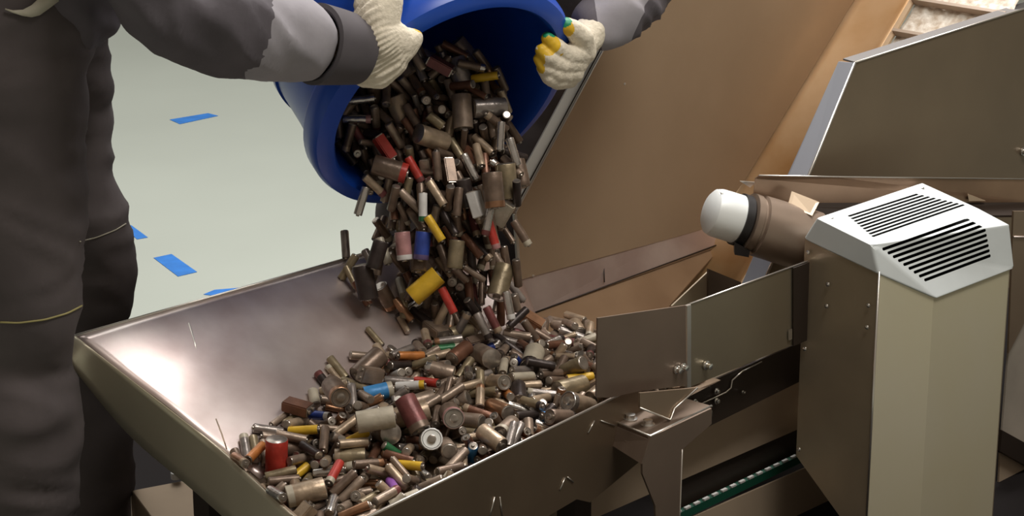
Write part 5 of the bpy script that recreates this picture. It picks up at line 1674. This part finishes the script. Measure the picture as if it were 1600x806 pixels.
('A',2,2,0,-465,37262,8856,735,-269,-146,603),
('A',2,2,1,-189,37258,9006,-198,941,-238,130),
('S',4,8,1,-388,36890,7874,191,704,-658,181),
('A',8,8,0,-1024,37649,9186,184,835,-98,507),
('A',0,1,0,-1661,37167,8117,92,361,-923,90),
('A',0,0,1,-2927,36821,8324,-9,397,-905,144),
('A',3,3,0,-760,36974,8017,347,-602,693,187),
('A',3,3,0,113,36587,7519,-34,-282,-913,288),
('B',4,4,1,-592,36690,8273,-958,-268,78,41),
('A',3,3,1,-445,36268,7726,-50,-7,-931,360),
('A',3,3,0,-2558,37428,8031,315,703,-629,96),
('A',2,2,0,-2910,37289,8404,116,-457,63,878),
('A',4,1,0,-1180,37220,7855,-283,734,202,582),
('A',11,20,0,-1896,37384,8705,351,727,-534,249),
('A',11,11,0,-380,37463,9100,4,847,44,527),
('A',2,1,0,-1021,37431,8165,265,-824,498,3),
('A',0,0,1,-1747,37007,8920,-297,797,-503,146),
('A',2,2,0,-1089,38023,9290,316,244,256,879),
('A',6,4,0,-2781,36947,8561,-214,533,-716,394),
('A',0,0,1,-2734,36824,8637,770,-210,435,415),
('B',0,8,0,-1947,37375,8494,-42,868,-406,279),
('A',5,5,0,-1964,37357,8044,163,346,898,212),
('A',2,2,0,-2676,37091,8694,-103,274,-942,156),
('A',2,2,0,-1222,37818,9101,229,842,463,153),
('A',8,8,0,-1490,37643,9040,-375,391,-683,487),
('A',2,2,1,-1190,37318,8916,245,-461,749,407),
('A',1,11,1,-2284,35934,7494,-333,599,-708,162),
('A',2,2,0,-2317,36311,7629,-914,-274,-274,108),
('A',5,5,0,-1178,37317,7703,204,919,91,321),
('N',2,11,1,-2726,36838,8217,279,655,-551,432),
('A',2,2,1,-1968,36546,8176,27,-843,459,276),
('A',0,0,0,-2174,37777,8883,-92,-622,492,600),
('D',6,4,1,-875,37140,9111,-140,101,-969,173),
('A',3,3,0,-414,36191,7436,-243,-250,630,692),
('A',2,2,0,-857,36555,7421,768,-540,-316,129),
('S',0,0,0,-1735,37009,8330,5,701,-491,515),
('A',6,6,1,-1433,36473,7757,128,745,629,179),
('A',1,1,0,-2135,37120,7683,276,869,358,194),
('A',1,1,0,-2555,36975,8215,193,861,468,34),
('B',5,5,1,-2385,36100,7454,-161,-112,-828,523),
('B',0,0,0,-247,37514,8109,66,890,-145,425),
('A',0,0,0,-294,37705,8744,168,673,586,416),
('A',11,11,0,-435,36892,7591,-188,-456,-847,195),
('A',4,11,0,-998,37143,8450,-75,-25,-957,276),
('A',2,1,1,-270,36567,8442,857,7,-430,280),
('A',7,4,0,-1159,37166,8545,-931,-230,-42,275),
('A',6,6,1,-1568,37101,9219,-135,221,-913,311),
('B',2,2,0,-858,36767,7399,-176,-364,-913,27),
('N',2,2,1,-1046,35920,7729,-261,-538,-768,225),
('A',5,5,0,-1314,36734,8041,-177,196,-879,396),
('S',4,1,0,-856,36962,7711,257,892,367,29),
('A',2,2,0,-140,36604,7588,156,-459,819,304),
('A',2,2,0,-2442,37234,7852,-800,-386,447,97),
('A',1,1,1,-125,37158,8642,-204,919,-322,95),
('A',2,7,0,-1872,36943,7827,-167,799,-554,156),
('B',2,2,1,-1189,36790,8797,658,293,-507,471),
('A',2,20,0,-2253,36838,8114,296,358,236,852),
('O',5,5,0,-624,36954,7832,20,975,195,96),
('D',6,6,1,-386,36782,8627,456,319,654,510),
('B',6,4,0,-1029,37185,8077,-163,185,-896,366),
('B',0,4,0,-638,37201,7900,-138,672,-569,451),
('A',2,2,0,-2181,37164,8772,54,941,192,272),
('A',1,1,0,-1583,37076,8646,692,-605,195,339),
('A',2,2,1,-1116,36276,7945,445,-109,-528,714),
('A',0,0,0,-1123,37540,9154,-669,-184,-658,289),
('B',5,5,0,-2026,37223,8292,164,852,-327,373),
('A',1,1,0,-1369,37653,8562,303,810,499,16),
('A',0,8,0,-1388,37753,9109,-14,675,735,44),
('S',2,2,1,-1982,36974,8355,269,0,948,165),
('A',2,2,1,11,37139,8131,-49,810,-497,305),
('A',4,8,0,-847,36981,8618,-25,-622,769,136),
('A',3,4,0,-1536,37569,8568,581,725,-261,258),
('N',0,0,1,-1434,36269,7645,-9,642,-762,72),
('A',5,5,0,-1766,36766,7355,-254,-932,-246,58),
('A',2,2,0,-182,36013,6933,-12,-870,-479,111),
('B',4,20,1,-1605,36017,7186,86,942,-221,233),
('A',2,2,1,-1284,35824,5246,-33,537,833,117),
('A',2,2,0,-818,36019,7486,221,947,45,224),
('A',1,1,0,-929,36230,6268,-59,618,-709,332),
('B',2,2,1,-269,36746,5162,330,535,-713,306),
('A',0,20,0,-2230,35950,6167,-44,-685,-704,177),
('O',6,6,1,-395,36119,4860,322,801,-478,156),
('A',2,2,1,89,35868,5986,45,-239,969,1),
('A',11,11,1,-659,36431,5443,162,983,-7,69),
('B',1,1,0,-335,36482,6889,-166,-925,312,128),
('A',2,2,1,-1505,35784,7330,-117,-224,-919,299),
('A',2,20,0,-592,36432,6668,-143,-852,499,47),
('S',4,4,0,-631,36154,6374,-22,948,12,314),
('A',2,2,0,-1031,36495,6620,19,-218,973,60),
('A',3,3,1,-659,35679,6518,208,918,76,327),
('A',0,0,0,-1732,36749,5774,-386,-856,-341,16),
('A',2,2,0,-1018,36156,7284,-330,-552,-736,206),
('A',8,8,1,-1828,35729,5376,-79,688,-609,384),
('B',2,4,1,-1177,35923,6825,-20,-231,-962,136),
('A',2,2,0,-889,36654,7126,-208,422,-862,184),
('A',0,0,1,-1299,35697,6982,-118,-264,956,32),
('B',1,1,1,-1127,35818,6098,289,900,62,318),
('B',2,2,1,-1728,35881,5686,2,-368,-855,363),
('B',5,5,0,-951,36359,6604,-150,268,-950,21),
('A',0,0,0,-374,35921,7142,-881,-113,-457,5),
('A',0,0,1,-2006,36297,6856,157,284,-897,296),
('C',6,6,1,-376,36559,6330,-252,19,-966,28),
('A',3,20,0,-625,35992,7208,118,-298,-946,25),
('A',1,1,0,-2211,36526,6192,-226,-238,708,623),
('A',3,4,0,-1911,36636,7308,273,937,-53,207),
('B',2,2,0,-439,36553,7011,768,-175,590,172),
('A',5,5,0,-1014,36221,7130,-222,74,-918,318),
('A',3,3,1,-1975,36063,7091,252,965,-49,42),
('A',2,2,1,-893,35485,7335,-58,-465,-857,210),
('A',0,0,0,-1524,36628,7235,-83,-950,19,296),
('A',2,20,1,-2304,36515,7572,-175,-236,-955,8),
('A',5,5,1,-1825,35791,5415,-106,-298,-890,326),
('A',1,1,0,-256,36788,7095,-237,-96,-963,72),
('B',2,2,0,-1217,36255,7264,31,924,-311,217),
('S',2,2,1,-1079,36499,5422,-209,455,-854,135),
('A',1,1,1,-1240,35602,7454,282,866,365,188),
('S',3,4,0,-1552,36740,6201,352,434,825,76),
('C',2,2,1,-876,35853,6414,-79,-869,-442,204),
('A',8,1,0,-245,36008,5599,-74,796,259,539),
('C',2,11,1,-1439,36072,6130,-636,-47,576,510),
('A',6,6,0,-1427,36045,7045,-391,-498,-713,297),
('A',3,3,0,-744,36466,6633,-78,-454,-712,528),
('S',2,2,1,-1728,35886,6536,-334,-887,238,207),
('A',3,3,1,-191,36369,5116,57,-833,547,30),
('C',5,5,1,-1897,36567,6735,77,511,851,88),
('S',1,1,0,-1570,37053,7350,-329,67,-914,223),
('A',2,2,0,-794,36364,5367,-29,989,125,54),
('B',5,5,1,-2716,36004,5871,290,898,292,146),
('S',4,4,1,-744,36204,7132,-6,953,96,285),
('A',4,11,0,-919,35908,7229,53,438,-816,371),
('A',0,0,0,-174,36164,6029,-75,721,-614,309),
('A',3,3,1,-2512,35707,5681,149,922,-187,300),
('B',0,0,1,-636,35675,6050,-886,3,462,21),
('A',2,2,1,-1040,35635,7367,-175,806,561,48),
('A',0,0,1,-1425,36040,5538,125,-730,-671,4),
('A',2,2,1,-106,36296,6085,79,856,506,51),
('A',4,4,1,81,35735,7421,-5,109,984,130),
('A',2,2,0,-988,36086,6216,-690,37,506,514),
('C',2,20,1,-372,35872,6676,106,787,601,77),
('A',5,8,0,-1685,36425,7109,-17,-172,-949,259),
('B',5,5,1,-1153,35807,7116,66,-24,988,128),
('A',2,2,0,-1780,36246,7280,-491,-98,-344,793),
('A',4,4,1,-239,36141,4756,654,652,381,17),
('A',4,11,0,-73,36273,7150,-209,401,-891,19),
('S',2,2,1,-1362,36607,5521,39,988,-129,58),
('S',2,2,1,-1349,36377,5985,-2,-878,477,22),
('A',2,2,1,-1119,35636,6315,145,789,-515,299),
('B',2,2,1,-85,36397,6535,345,882,229,219),
('A',4,1,0,-118,36706,5581,-236,-963,59,106),
('A',8,8,0,-1293,36271,7105,-279,461,-830,138),
('A',0,0,0,-1194,36553,5511,31,-411,-910,6),
('A',11,1,1,-632,35992,6808,-250,-327,-867,278),
('A',7,7,0,-1636,35957,6249,68,982,-125,112),
('A',4,4,1,-500,36435,5605,69,371,-920,99),
('A',4,4,0,-990,36791,6703,315,889,-217,249),
('C',2,1,0,-770,36979,6261,111,969,-65,208),
('A',4,4,0,-1163,37055,7386,-118,733,-646,172),
('B',0,20,1,-334,35986,6227,-25,857,511,42),
('B',20,20,1,-650,36426,5845,-79,-95,-988,78),
('A',6,6,1,-2406,36507,5978,326,772,538,79),
('A',0,0,1,-754,36220,6727,-142,930,-239,237),
('A',8,8,0,-369,36893,6891,313,801,-469,197),
('A',20,20,1,-2142,35856,6377,-70,384,-874,286),
('S',4,4,1,-816,36413,6829,-208,-698,-667,148),
('A',7,7,0,-1379,36761,6979,339,869,-300,196),
('O',0,0,0,-571,36623,6215,-377,60,628,676),
('S',0,0,1,56,36663,5190,-106,687,-716,39),
('C',2,2,1,-1445,35747,6059,268,261,926,16),
('D',1,20,1,-856,36595,6259,-863,425,237,128),
('B',2,2,1,-595,36784,5288,266,909,-294,116),
('A',8,20,0,-877,36790,5960,162,829,487,220),
('A',0,0,0,-1621,36232,5533,136,879,391,232),
('A',3,3,1,-1695,36203,5670,255,728,629,85),
('A',4,11,0,-1131,36425,7022,264,898,216,276),
('B',2,2,1,-170,36176,6896,38,422,-871,244),
('A',2,2,0,-1992,36311,7297,-72,587,-787,172),
('C',2,2,0,-1315,36406,6806,-138,145,-977,51),
('A',1,1,0,-543,35801,7117,-54,959,272,38),
('A',2,20,1,-913,35715,6905,38,233,955,176),
('A',2,2,1,-918,35718,6064,-315,567,-718,249),
('A',2,2,0,-1143,35843,7374,-618,2,735,276),
('A',3,3,1,-989,35697,6659,88,956,-8,275),
('A',2,2,0,-1624,36339,7245,248,637,707,175),
('B',8,8,1,-826,36064,7065,76,266,958,58),
('B',0,1,1,-1847,36685,5753,-745,-1,-439,501),
('A',6,6,0,-401,35840,4798,239,598,657,389),
('A',2,2,0,-1538,36486,6994,33,-998,5,30),
('A',0,0,0,-1787,36537,5760,-44,107,-989,80),
('B',20,1,0,-1436,36667,5716,-59,648,-722,230),
('D',5,5,1,-191,35801,5856,354,861,-362,5),
('C',2,2,1,-1548,35564,6340,-236,-773,-561,176),
('S',4,4,0,-618,36334,6918,-387,146,-853,315),
('A',6,6,0,-1668,36288,6134,102,961,-250,38),
('A',4,4,0,-598,36083,6650,294,910,288,5),
('A',2,2,0,-1063,36444,6109,-135,-121,749,636),
('A',2,8,1,337,36401,4747,271,425,857,93),
('A',4,4,0,-1853,36779,6351,-140,-678,-720,35),
('A',0,20,0,-1254,36888,7210,309,892,326,5),
('A',1,1,1,-1177,35678,5327,199,-220,-942,148),
('A',0,0,1,-2263,36792,6485,394,684,-605,96),
('B',2,2,1,-1948,36192,6072,82,823,485,281),
('B',5,5,0,-539,36596,6776,-26,-935,-334,109),
('A',2,2,0,-1549,36864,7309,-687,290,-512,423),
('A',2,7,0,-1488,36787,6813,219,894,307,240),
('B',4,4,0,-179,36445,7053,-250,-144,-942,166),
('A',2,2,0,-654,36268,7318,382,177,-607,673),
('B',2,4,1,-1239,35857,6921,-23,319,-900,292),
('A',6,7,0,-1063,36033,7023,293,591,750,13),
('A',2,2,0,-1114,36605,6811,22,603,787,118),
('A',4,4,1,-671,35797,6204,34,-143,988,23),
('B',1,1,1,-1306,36057,5245,428,884,-133,127),
('A',11,11,0,-1812,36237,6932,-146,484,862,17),
('A',2,2,1,-891,35894,5081,371,802,463,63),
('A',4,4,1,-1039,35592,6944,397,761,508,53),
('A',5,5,0,-688,36525,5248,6,948,-139,283),
('A',5,5,0,-1515,36271,6711,150,940,-215,215),
('C',2,8,1,-2128,35816,5587,111,478,846,203),
('A',3,3,1,-726,35983,5656,44,336,-907,244),
('A',7,7,0,-1289,36595,5737,-126,-306,-941,53),
('C',4,4,1,-732,36115,5393,125,942,181,250),
('C',4,4,1,-774,35750,7415,22,864,-488,111),
('A',6,6,1,62,36830,5361,-32,870,-360,333),
('A',2,2,0,-1626,36389,5861,253,424,866,65),
('A',0,8,0,-1289,36120,7138,11,-17,-996,77),
('A',4,4,0,-416,36774,7036,283,951,10,114),
('A',4,4,0,-939,36565,6890,49,67,991,91),
('A',4,1,1,-515,35795,6425,-238,424,-797,354),
('A',4,4,0,-1598,36173,7219,-25,-663,-692,281),
('A',5,5,0,-1082,36438,5409,-56,-572,-812,89),
('A',3,3,0,-1532,35773,6793,382,919,-82,29),
('A',2,20,1,-478,36015,6221,-34,-567,-761,311),
('S',7,7,1,-1636,36049,5359,555,300,387,671),
('A',2,2,0,-307,36310,7066,-93,-962,199,157),
('A',4,4,0,-894,36482,7217,-310,-776,205,507),
('B',2,2,1,-445,36052,6589,148,913,-370,70),
('A',0,8,1,-1035,35972,5151,-313,-932,-140,112),
('B',2,2,1,-511,35947,5606,-303,-888,-328,106),
('B',0,0,0,-1459,36585,6764,262,724,636,5),
('A',0,0,0,-1203,36168,6575,468,69,-25,879),
('A',0,0,0,-900,36315,7141,26,-338,940,12),
('S',0,0,0,-1184,36755,5711,-899,333,226,168),
('A',2,2,0,-1148,36296,6196,-249,-875,-289,296),
('A',2,2,0,-797,36596,5373,243,-616,-699,267),
('A',5,5,0,-911,36812,5711,-216,-605,-750,150),
('B',2,2,0,-803,36650,6690,-110,-691,-712,35),
('N',20,20,1,-151,35786,7071,-252,139,954,73),
('A',0,0,0,-1464,36270,6340,286,301,902,110),
('A',8,8,0,-1071,36065,6622,65,39,990,114),
('A',2,20,1,-2199,36589,6532,-282,644,-705,83),
('A',4,11,1,-643,35790,5368,158,370,882,242),
('A',1,1,0,-1531,36657,5658,157,938,14,306),
('A',4,4,1,-1519,35815,5224,-276,320,-772,472),
('A',2,2,0,-328,35675,6847,12,995,45,71),
('A',1,1,0,-1506,36409,5556,-188,114,-952,211),
('A',3,3,0,-969,36839,5516,132,960,149,191),
('C',2,4,1,-1757,36737,5823,135,209,-954,159),
('A',3,3,0,-312,36421,5630,62,792,-584,158),
('A',6,4,0,-2109,36788,6156,337,533,-713,303),
('A',2,4,0,-2347,36202,5852,-45,-915,-358,176),
('A',2,2,0,-681,36779,6427,195,174,963,59),
('A',4,4,0,-954,36205,6629,215,875,53,427),
('A',11,20,0,-1444,35939,6657,143,949,-232,156),
('A',8,8,0,-952,36126,6798,347,800,451,183),
('S',0,0,0,-1501,36553,5967,-6,-25,603,796),
('A',2,2,0,-390,36341,6502,-309,-328,-852,263),
('A',0,0,1,-866,36212,5693,-518,-528,-447,502),
('A',20,20,1,-1881,36294,5587,-545,242,490,634),
('A',6,6,1,-2852,36645,6252,-148,-445,-859,198),
('B',2,20,1,-1809,35898,7017,196,154,963,95),
('A',0,0,0,-447,35679,7337,37,810,-546,204),
('N',0,11,0,-498,36152,7081,-143,-103,-982,49),
('A',5,5,0,-1414,36678,6281,-434,-891,-80,100),
('S',2,2,1,-1578,36600,6392,331,896,193,219),
('A',2,2,0,38,36108,7202,-158,-976,-1,146),
('A',2,2,1,-1826,36029,6932,94,792,-599,53),
('S',2,2,1,-1013,36121,5776,706,601,-238,285),
('A',2,4,0,-1251,36026,5793,281,862,-396,140),
('A',6,1,1,-843,35667,5150,-871,69,-220,431),
('A',0,0,1,-2086,36099,7402,15,-956,-259,130),
('S',3,4,0,-1809,36496,7362,-342,-923,-69,156),
('A',2,2,1,-1064,36356,5697,326,916,-148,173),
('A',4,4,1,91,36345,5026,-478,-753,413,178),
('A',2,2,0,-1303,36012,6661,28,-943,-320,73),
('A',4,4,0,-1516,36848,6036,-383,-265,-880,78),
('S',2,2,1,-1145,36312,5953,219,919,-237,223),
('A',4,4,1,-1354,35788,7289,-67,820,562,75),
('A',2,2,1,-1967,35788,7319,170,-829,-531,22),
('A',4,4,0,-1008,36592,5704,-311,-610,-654,317),
('A',6,6,0,-843,36190,6390,-626,-718,249,170),
('A',2,2,0,-1615,36364,5607,-129,975,168,55),
('B',3,1,1,-2196,36756,6298,-28,-926,341,156),
('A',0,0,0,-1394,36198,6821,29,894,-411,169),
('C',2,2,1,-1888,36568,6061,-28,959,4,280),
('A',5,5,1,-2773,36160,5999,-233,-827,475,187),
('A',1,1,0,-366,35806,7452,-921,-335,-188,40),
('A',2,2,1,-1585,35741,6958,389,871,-9,297),
('A',0,0,0,-1302,36483,6284,-113,882,-455,9),
('A',1,1,0,-1219,36558,6572,-210,-172,-926,257),
]

KIND = {'A': ('small_battery', .00725, .0505), 'B': ('slim_battery', .00525, .0445), 'C': ('stout_battery', .0131, .050), 'D': ('large_battery', .0171, .0615), 'S': ('short_battery', .0085, .034), 'O': ('button_battery', .0100, .0045), 'N': ('block_battery', 0, .0485)}
WORD = {'A': 'small', 'B': 'slim', 'C': 'stout', 'D': 'large', 'S': 'short', 'O': 'button', 'N': 'block'}
def bm_mat(n, c, rough=.38, metal=.45, var=.35): return mat('battery '+n, c, rough, metal, 55, var, bump=.3, bscale=120)
CM = {
 'taupe': bm_mat('taupe', (.36, .27, .205)), 'tan': bm_mat('tan', (.50, .375, .26)), 'brown': bm_mat('brown', (.21, .145, .105)),
 'rust': bm_mat('rust', (.22, .10, .06)), 'dark': bm_mat('dark', (.055, .04, .036)), 'olive': bm_mat('olive', (.33, .26, .16)),
 'grey': bm_mat('grey', (.38, .33, .30), .3, .6), 'silver': bm_mat('silver', (.62, .58, .54), .25, .9, .15), 'copper': bm_mat('copper', (.42, .22, .12), .3, .7),
 'yellow': bm_mat('yellow', (.72, .44, .03), .4, .1, .2), 'red': bm_mat('red', (.52, .045, .03), .4, .1, .3), 'maroon': bm_mat('maroon', (.20, .06, .055), .4, .3),
 'white': bm_mat('white', (.72, .69, .66), .35, .1, .15), 'pink': bm_mat('pink', (.50, .25, .24), .4, .2), 'purple': bm_mat('purple', (.30, .10, .42), .4, .1, .2),
 'blue': bm_mat('blue', (.035, .07, .34), .4, .2, .3), 'skyblue': bm_mat('skyblue', (.06, .28, .62), .4, .1, .2), 'green': bm_mat('green', (.03, .16, .06), .4, .2, .3),
 'orange': bm_mat('orange', (.55, .20, .05), .4, .2, .3), 'violet': bm_mat('violet', (.16, .11, .24), .4, .3, .3), 'cream': bm_mat('cream', (.50, .44, .34), .45, .1, .2)}
ENDM = mat('battery end metal', (.50, .44, .38), .3, .85, 80, .35)
RINGM = mat('battery seal', (.05, .035, .03), .6)
def prof(k):
    _, r, l = KIND[k]; h = l/2; b = min(.0012, r*.12)
    if k == 'O': return [(r*.2, -h), (r*.86, -h), (r, -h+b*.5), (r, h-b), (r*.90, h-b*.3), (r*.84, h), (r*.2, h)]
    nb_ = .0009
    return [(r*.12, -h), (r*.78, -h), (r*.86, -h+nb_), (r*.97, -h+nb_*1.2), (r, -h+nb_*2.2), (r, -h+l*.30), (r, h-l*.22), (r, h-nb_*4), (r*.95, h-nb_*3.0), (r*.86, h-nb_*2.8), (r*.80, h-nb_*3.4), (r*.40, h-nb_*3.2), (r*.1, h-nb_*3.2)]
MESH = {}
def bat_mesh(k, n=16):
    if (k, n) in MESH: return MESH[(k, n)]
    if k == 'N':
        bm = bmesh.new(); bmesh.ops.create_cube(bm, size=1, matrix=Matrix.Diagonal((.0262, .0172, .0455, 1)))
        bmesh.ops.bevel(bm, geom=bm.edges[:], offset=.0018, segments=2, affect='EDGES')
        me = bpy.data.meshes.new('block_battery'); bm.to_mesh(me); bm.free()
        for m_ in (CM['brown'], CM['brown'], ENDM): me.materials.append(m_)
        for p in me.polygons:
            p.material_index = 2 if abs(p.center.z) > .0215 else (1 if p.center.z > .010 else 0); p.use_smooth = True
        me.set_sharp_from_angle(angle=math.radians(40))
    else:
        pr = prof(k); vs = []; fs = []; mi = []
        for r, h in pr:
            for q in range(n): a = 2*math.pi*q/n; vs.append((r*math.cos(a), r*math.sin(a), h))
        idx = [2, 2, 2, 0, 0, 0, 1, 1, 2, 2, 3, 2] if k != 'O' else [2, 2, 0, 2, 2, 2]
        if k != 'O': idx = [2, 2, 2, 0, 0, 0, 1, 1, 2, 3, 2, 2]
        for i in range(len(pr)-1):
            for q in range(n): fs.append((i*n+q, i*n+(q+1) % n, (i+1)*n+(q+1) % n, (i+1)*n+q)); mi.append(idx[min(i, len(idx)-1)])
        fs.append(tuple(range(n))[::-1]); mi.append(2); fs.append(tuple(range((len(pr)-1)*n, len(pr)*n))); mi.append(2)
        me = bpy.data.meshes.new(KIND[k][0]); me.from_pydata(vs, [], fs)
        for m_ in (CM['brown'], CM['brown'], ENDM, RINGM): me.materials.append(m_)
        for p, j in zip(me.polygons, mi): p.material_index = j; p.use_smooth = True
        me.set_sharp_from_angle(angle=math.radians(38))
    MESH[(k, n)] = me; return me
def term_mesh(k):
    key = ('t', k)
    if key in MESH: return MESH[key]
    _, r, l = KIND[k]; h = l/2; vs = []; fs = []; n = 12
    if k == 'N':
        pr = [(.0028, .0226), (.0034, .0236), (.0034, .0262), (.0024, .0264)]; cs = ((-.0064, 0), (.0064, 0))
    else:
        pr = [(r*.40, h-.0030), (r*.40, h-.0006), (r*.34, h), (r*.06, h)]; cs = ((0, 0),)
    for cx_, cy_ in cs:
        b0 = len(vs)
        for rr, hh in pr:
            for q in range(n): a = 2*math.pi*q/n; vs.append((cx_+rr*math.cos(a), cy_+rr*math.sin(a), hh))
        for i in range(len(pr)-1):
            for q in range(n): fs.append((b0+i*n+q, b0+i*n+(q+1) % n, b0+(i+1)*n+(q+1) % n, b0+(i+1)*n+q))
        fs.append(tuple(range(b0+(len(pr)-1)*n, b0+len(pr)*n)))
    me = bpy.data.meshes.new('terminal'); me.from_pydata(vs, [], fs); me.materials.append(ENDM)
    for p in me.polygons: p.use_smooth = True
    me.set_sharp_from_angle(angle=math.radians(38))
    MESH[key] = me; return me
COLS = list(CM)
PROTO = {}
def battery(k, x, y, z, q, c1, c2):
    if k not in PROTO:
        o = bpy.data.objects.new(KIND[k][0], bat_mesh(k)); t = None
        if k != 'O': t = bpy.data.objects.new('terminal', term_mesh(k))
        PROTO[k] = (o, t)
    po, ptm = PROTO[k]
    o = po.copy(); COL.objects.link(o)
    o.location = (x, y, z); o.rotation_mode = 'QUATERNION'; o.rotation_quaternion = q
    for i, c in ((0, c1), (1, c2)):
        o.material_slots[i].link = 'OBJECT'; o.material_slots[i].material = CM[c]
    if c2 == 'white' and k == 'D': o.material_slots[2].link = 'OBJECT'; o.material_slots[2].material = mat('battery disc glint', (.92, .93, .90), .35, 0)  # glint on this end disc is put in as plain white colour
    if ptm:
        t = ptm.copy(); COL.objects.link(t); t.parent = o
    return o
COLWORD = {'taupe': 'grimy taupe', 'tan': 'dusty tan', 'brown': 'dirty brown', 'rust': 'rusty brown', 'dark': 'blackened', 'olive': 'dull olive', 'grey': 'scuffed grey', 'silver': 'bare silver', 'copper': 'coppery', 'maroon': 'dull maroon', 'cream': 'stained cream'}
sv, sf, sm_ = [], [], []; MIX = ['taupe', 'tan', 'brown', 'dark', 'grey', 'rust', 'olive', 'copper', 'cream', 'silver', 'maroon']
def build(data, place_lab, place_grp):
    for row in data:
        k, c1, c2, ind, x, y, z, a, b, c, d = row[:11]
        q = Quaternion((a/999, b/999, c/999, d/999)).normalized(); c1, c2 = COLS[c1], COLS[c2]
        if ind:
            o = battery(k, x/1e4, y/1e4, z/1e4, q, c1, c2)
            if len(row) > 11: tag(o, row[11], 'battery')
            else:
                two = '' if c1 == c2 else (' with %s end' % c2)
                tag(o, '%s %s battery%s %s' % (COLWORD.get(c1, c1), WORD[k], two, place_lab), 'battery', '%s %s batteries%s %s' % (COLWORD.get(c1, c1), WORD[k], two, place_grp))
        else:
            me = bat_mesh(k, 10 if k != 'N' else 16); Mx = Matrix.Translation((x/1e4, y/1e4, z/1e4)) @ q.to_matrix().to_4x4(); b0 = len(sv)
            sv.extend(Mx @ v.co for v in me.vertices)
            cc = MIX.index(c1) if c1 in MIX else 0
            for p in me.polygons: sf.append(tuple(b0+i for i in p.vertices)); sm_.append(cc if p.material_index < 2 else len(MIX))
build(PILE, 'lying in the hopper heap', 'in the hopper heap')
build(STREAM, 'pouring from the blue barrel', 'pouring from the barrel')
if sv:
    o = mesh('crowded_batteries', sv, sf, [CM[c] for c in MIX]+[ENDM]); tag(o, 'grimy batteries half buried among the others in heap and stream', 'batteries', kind='stuff')
    for p, j in zip(o.data.polygons, sm_): p.material_index = j; p.use_smooth = True
    o.data.set_sharp_from_angle(angle=math.radians(38))
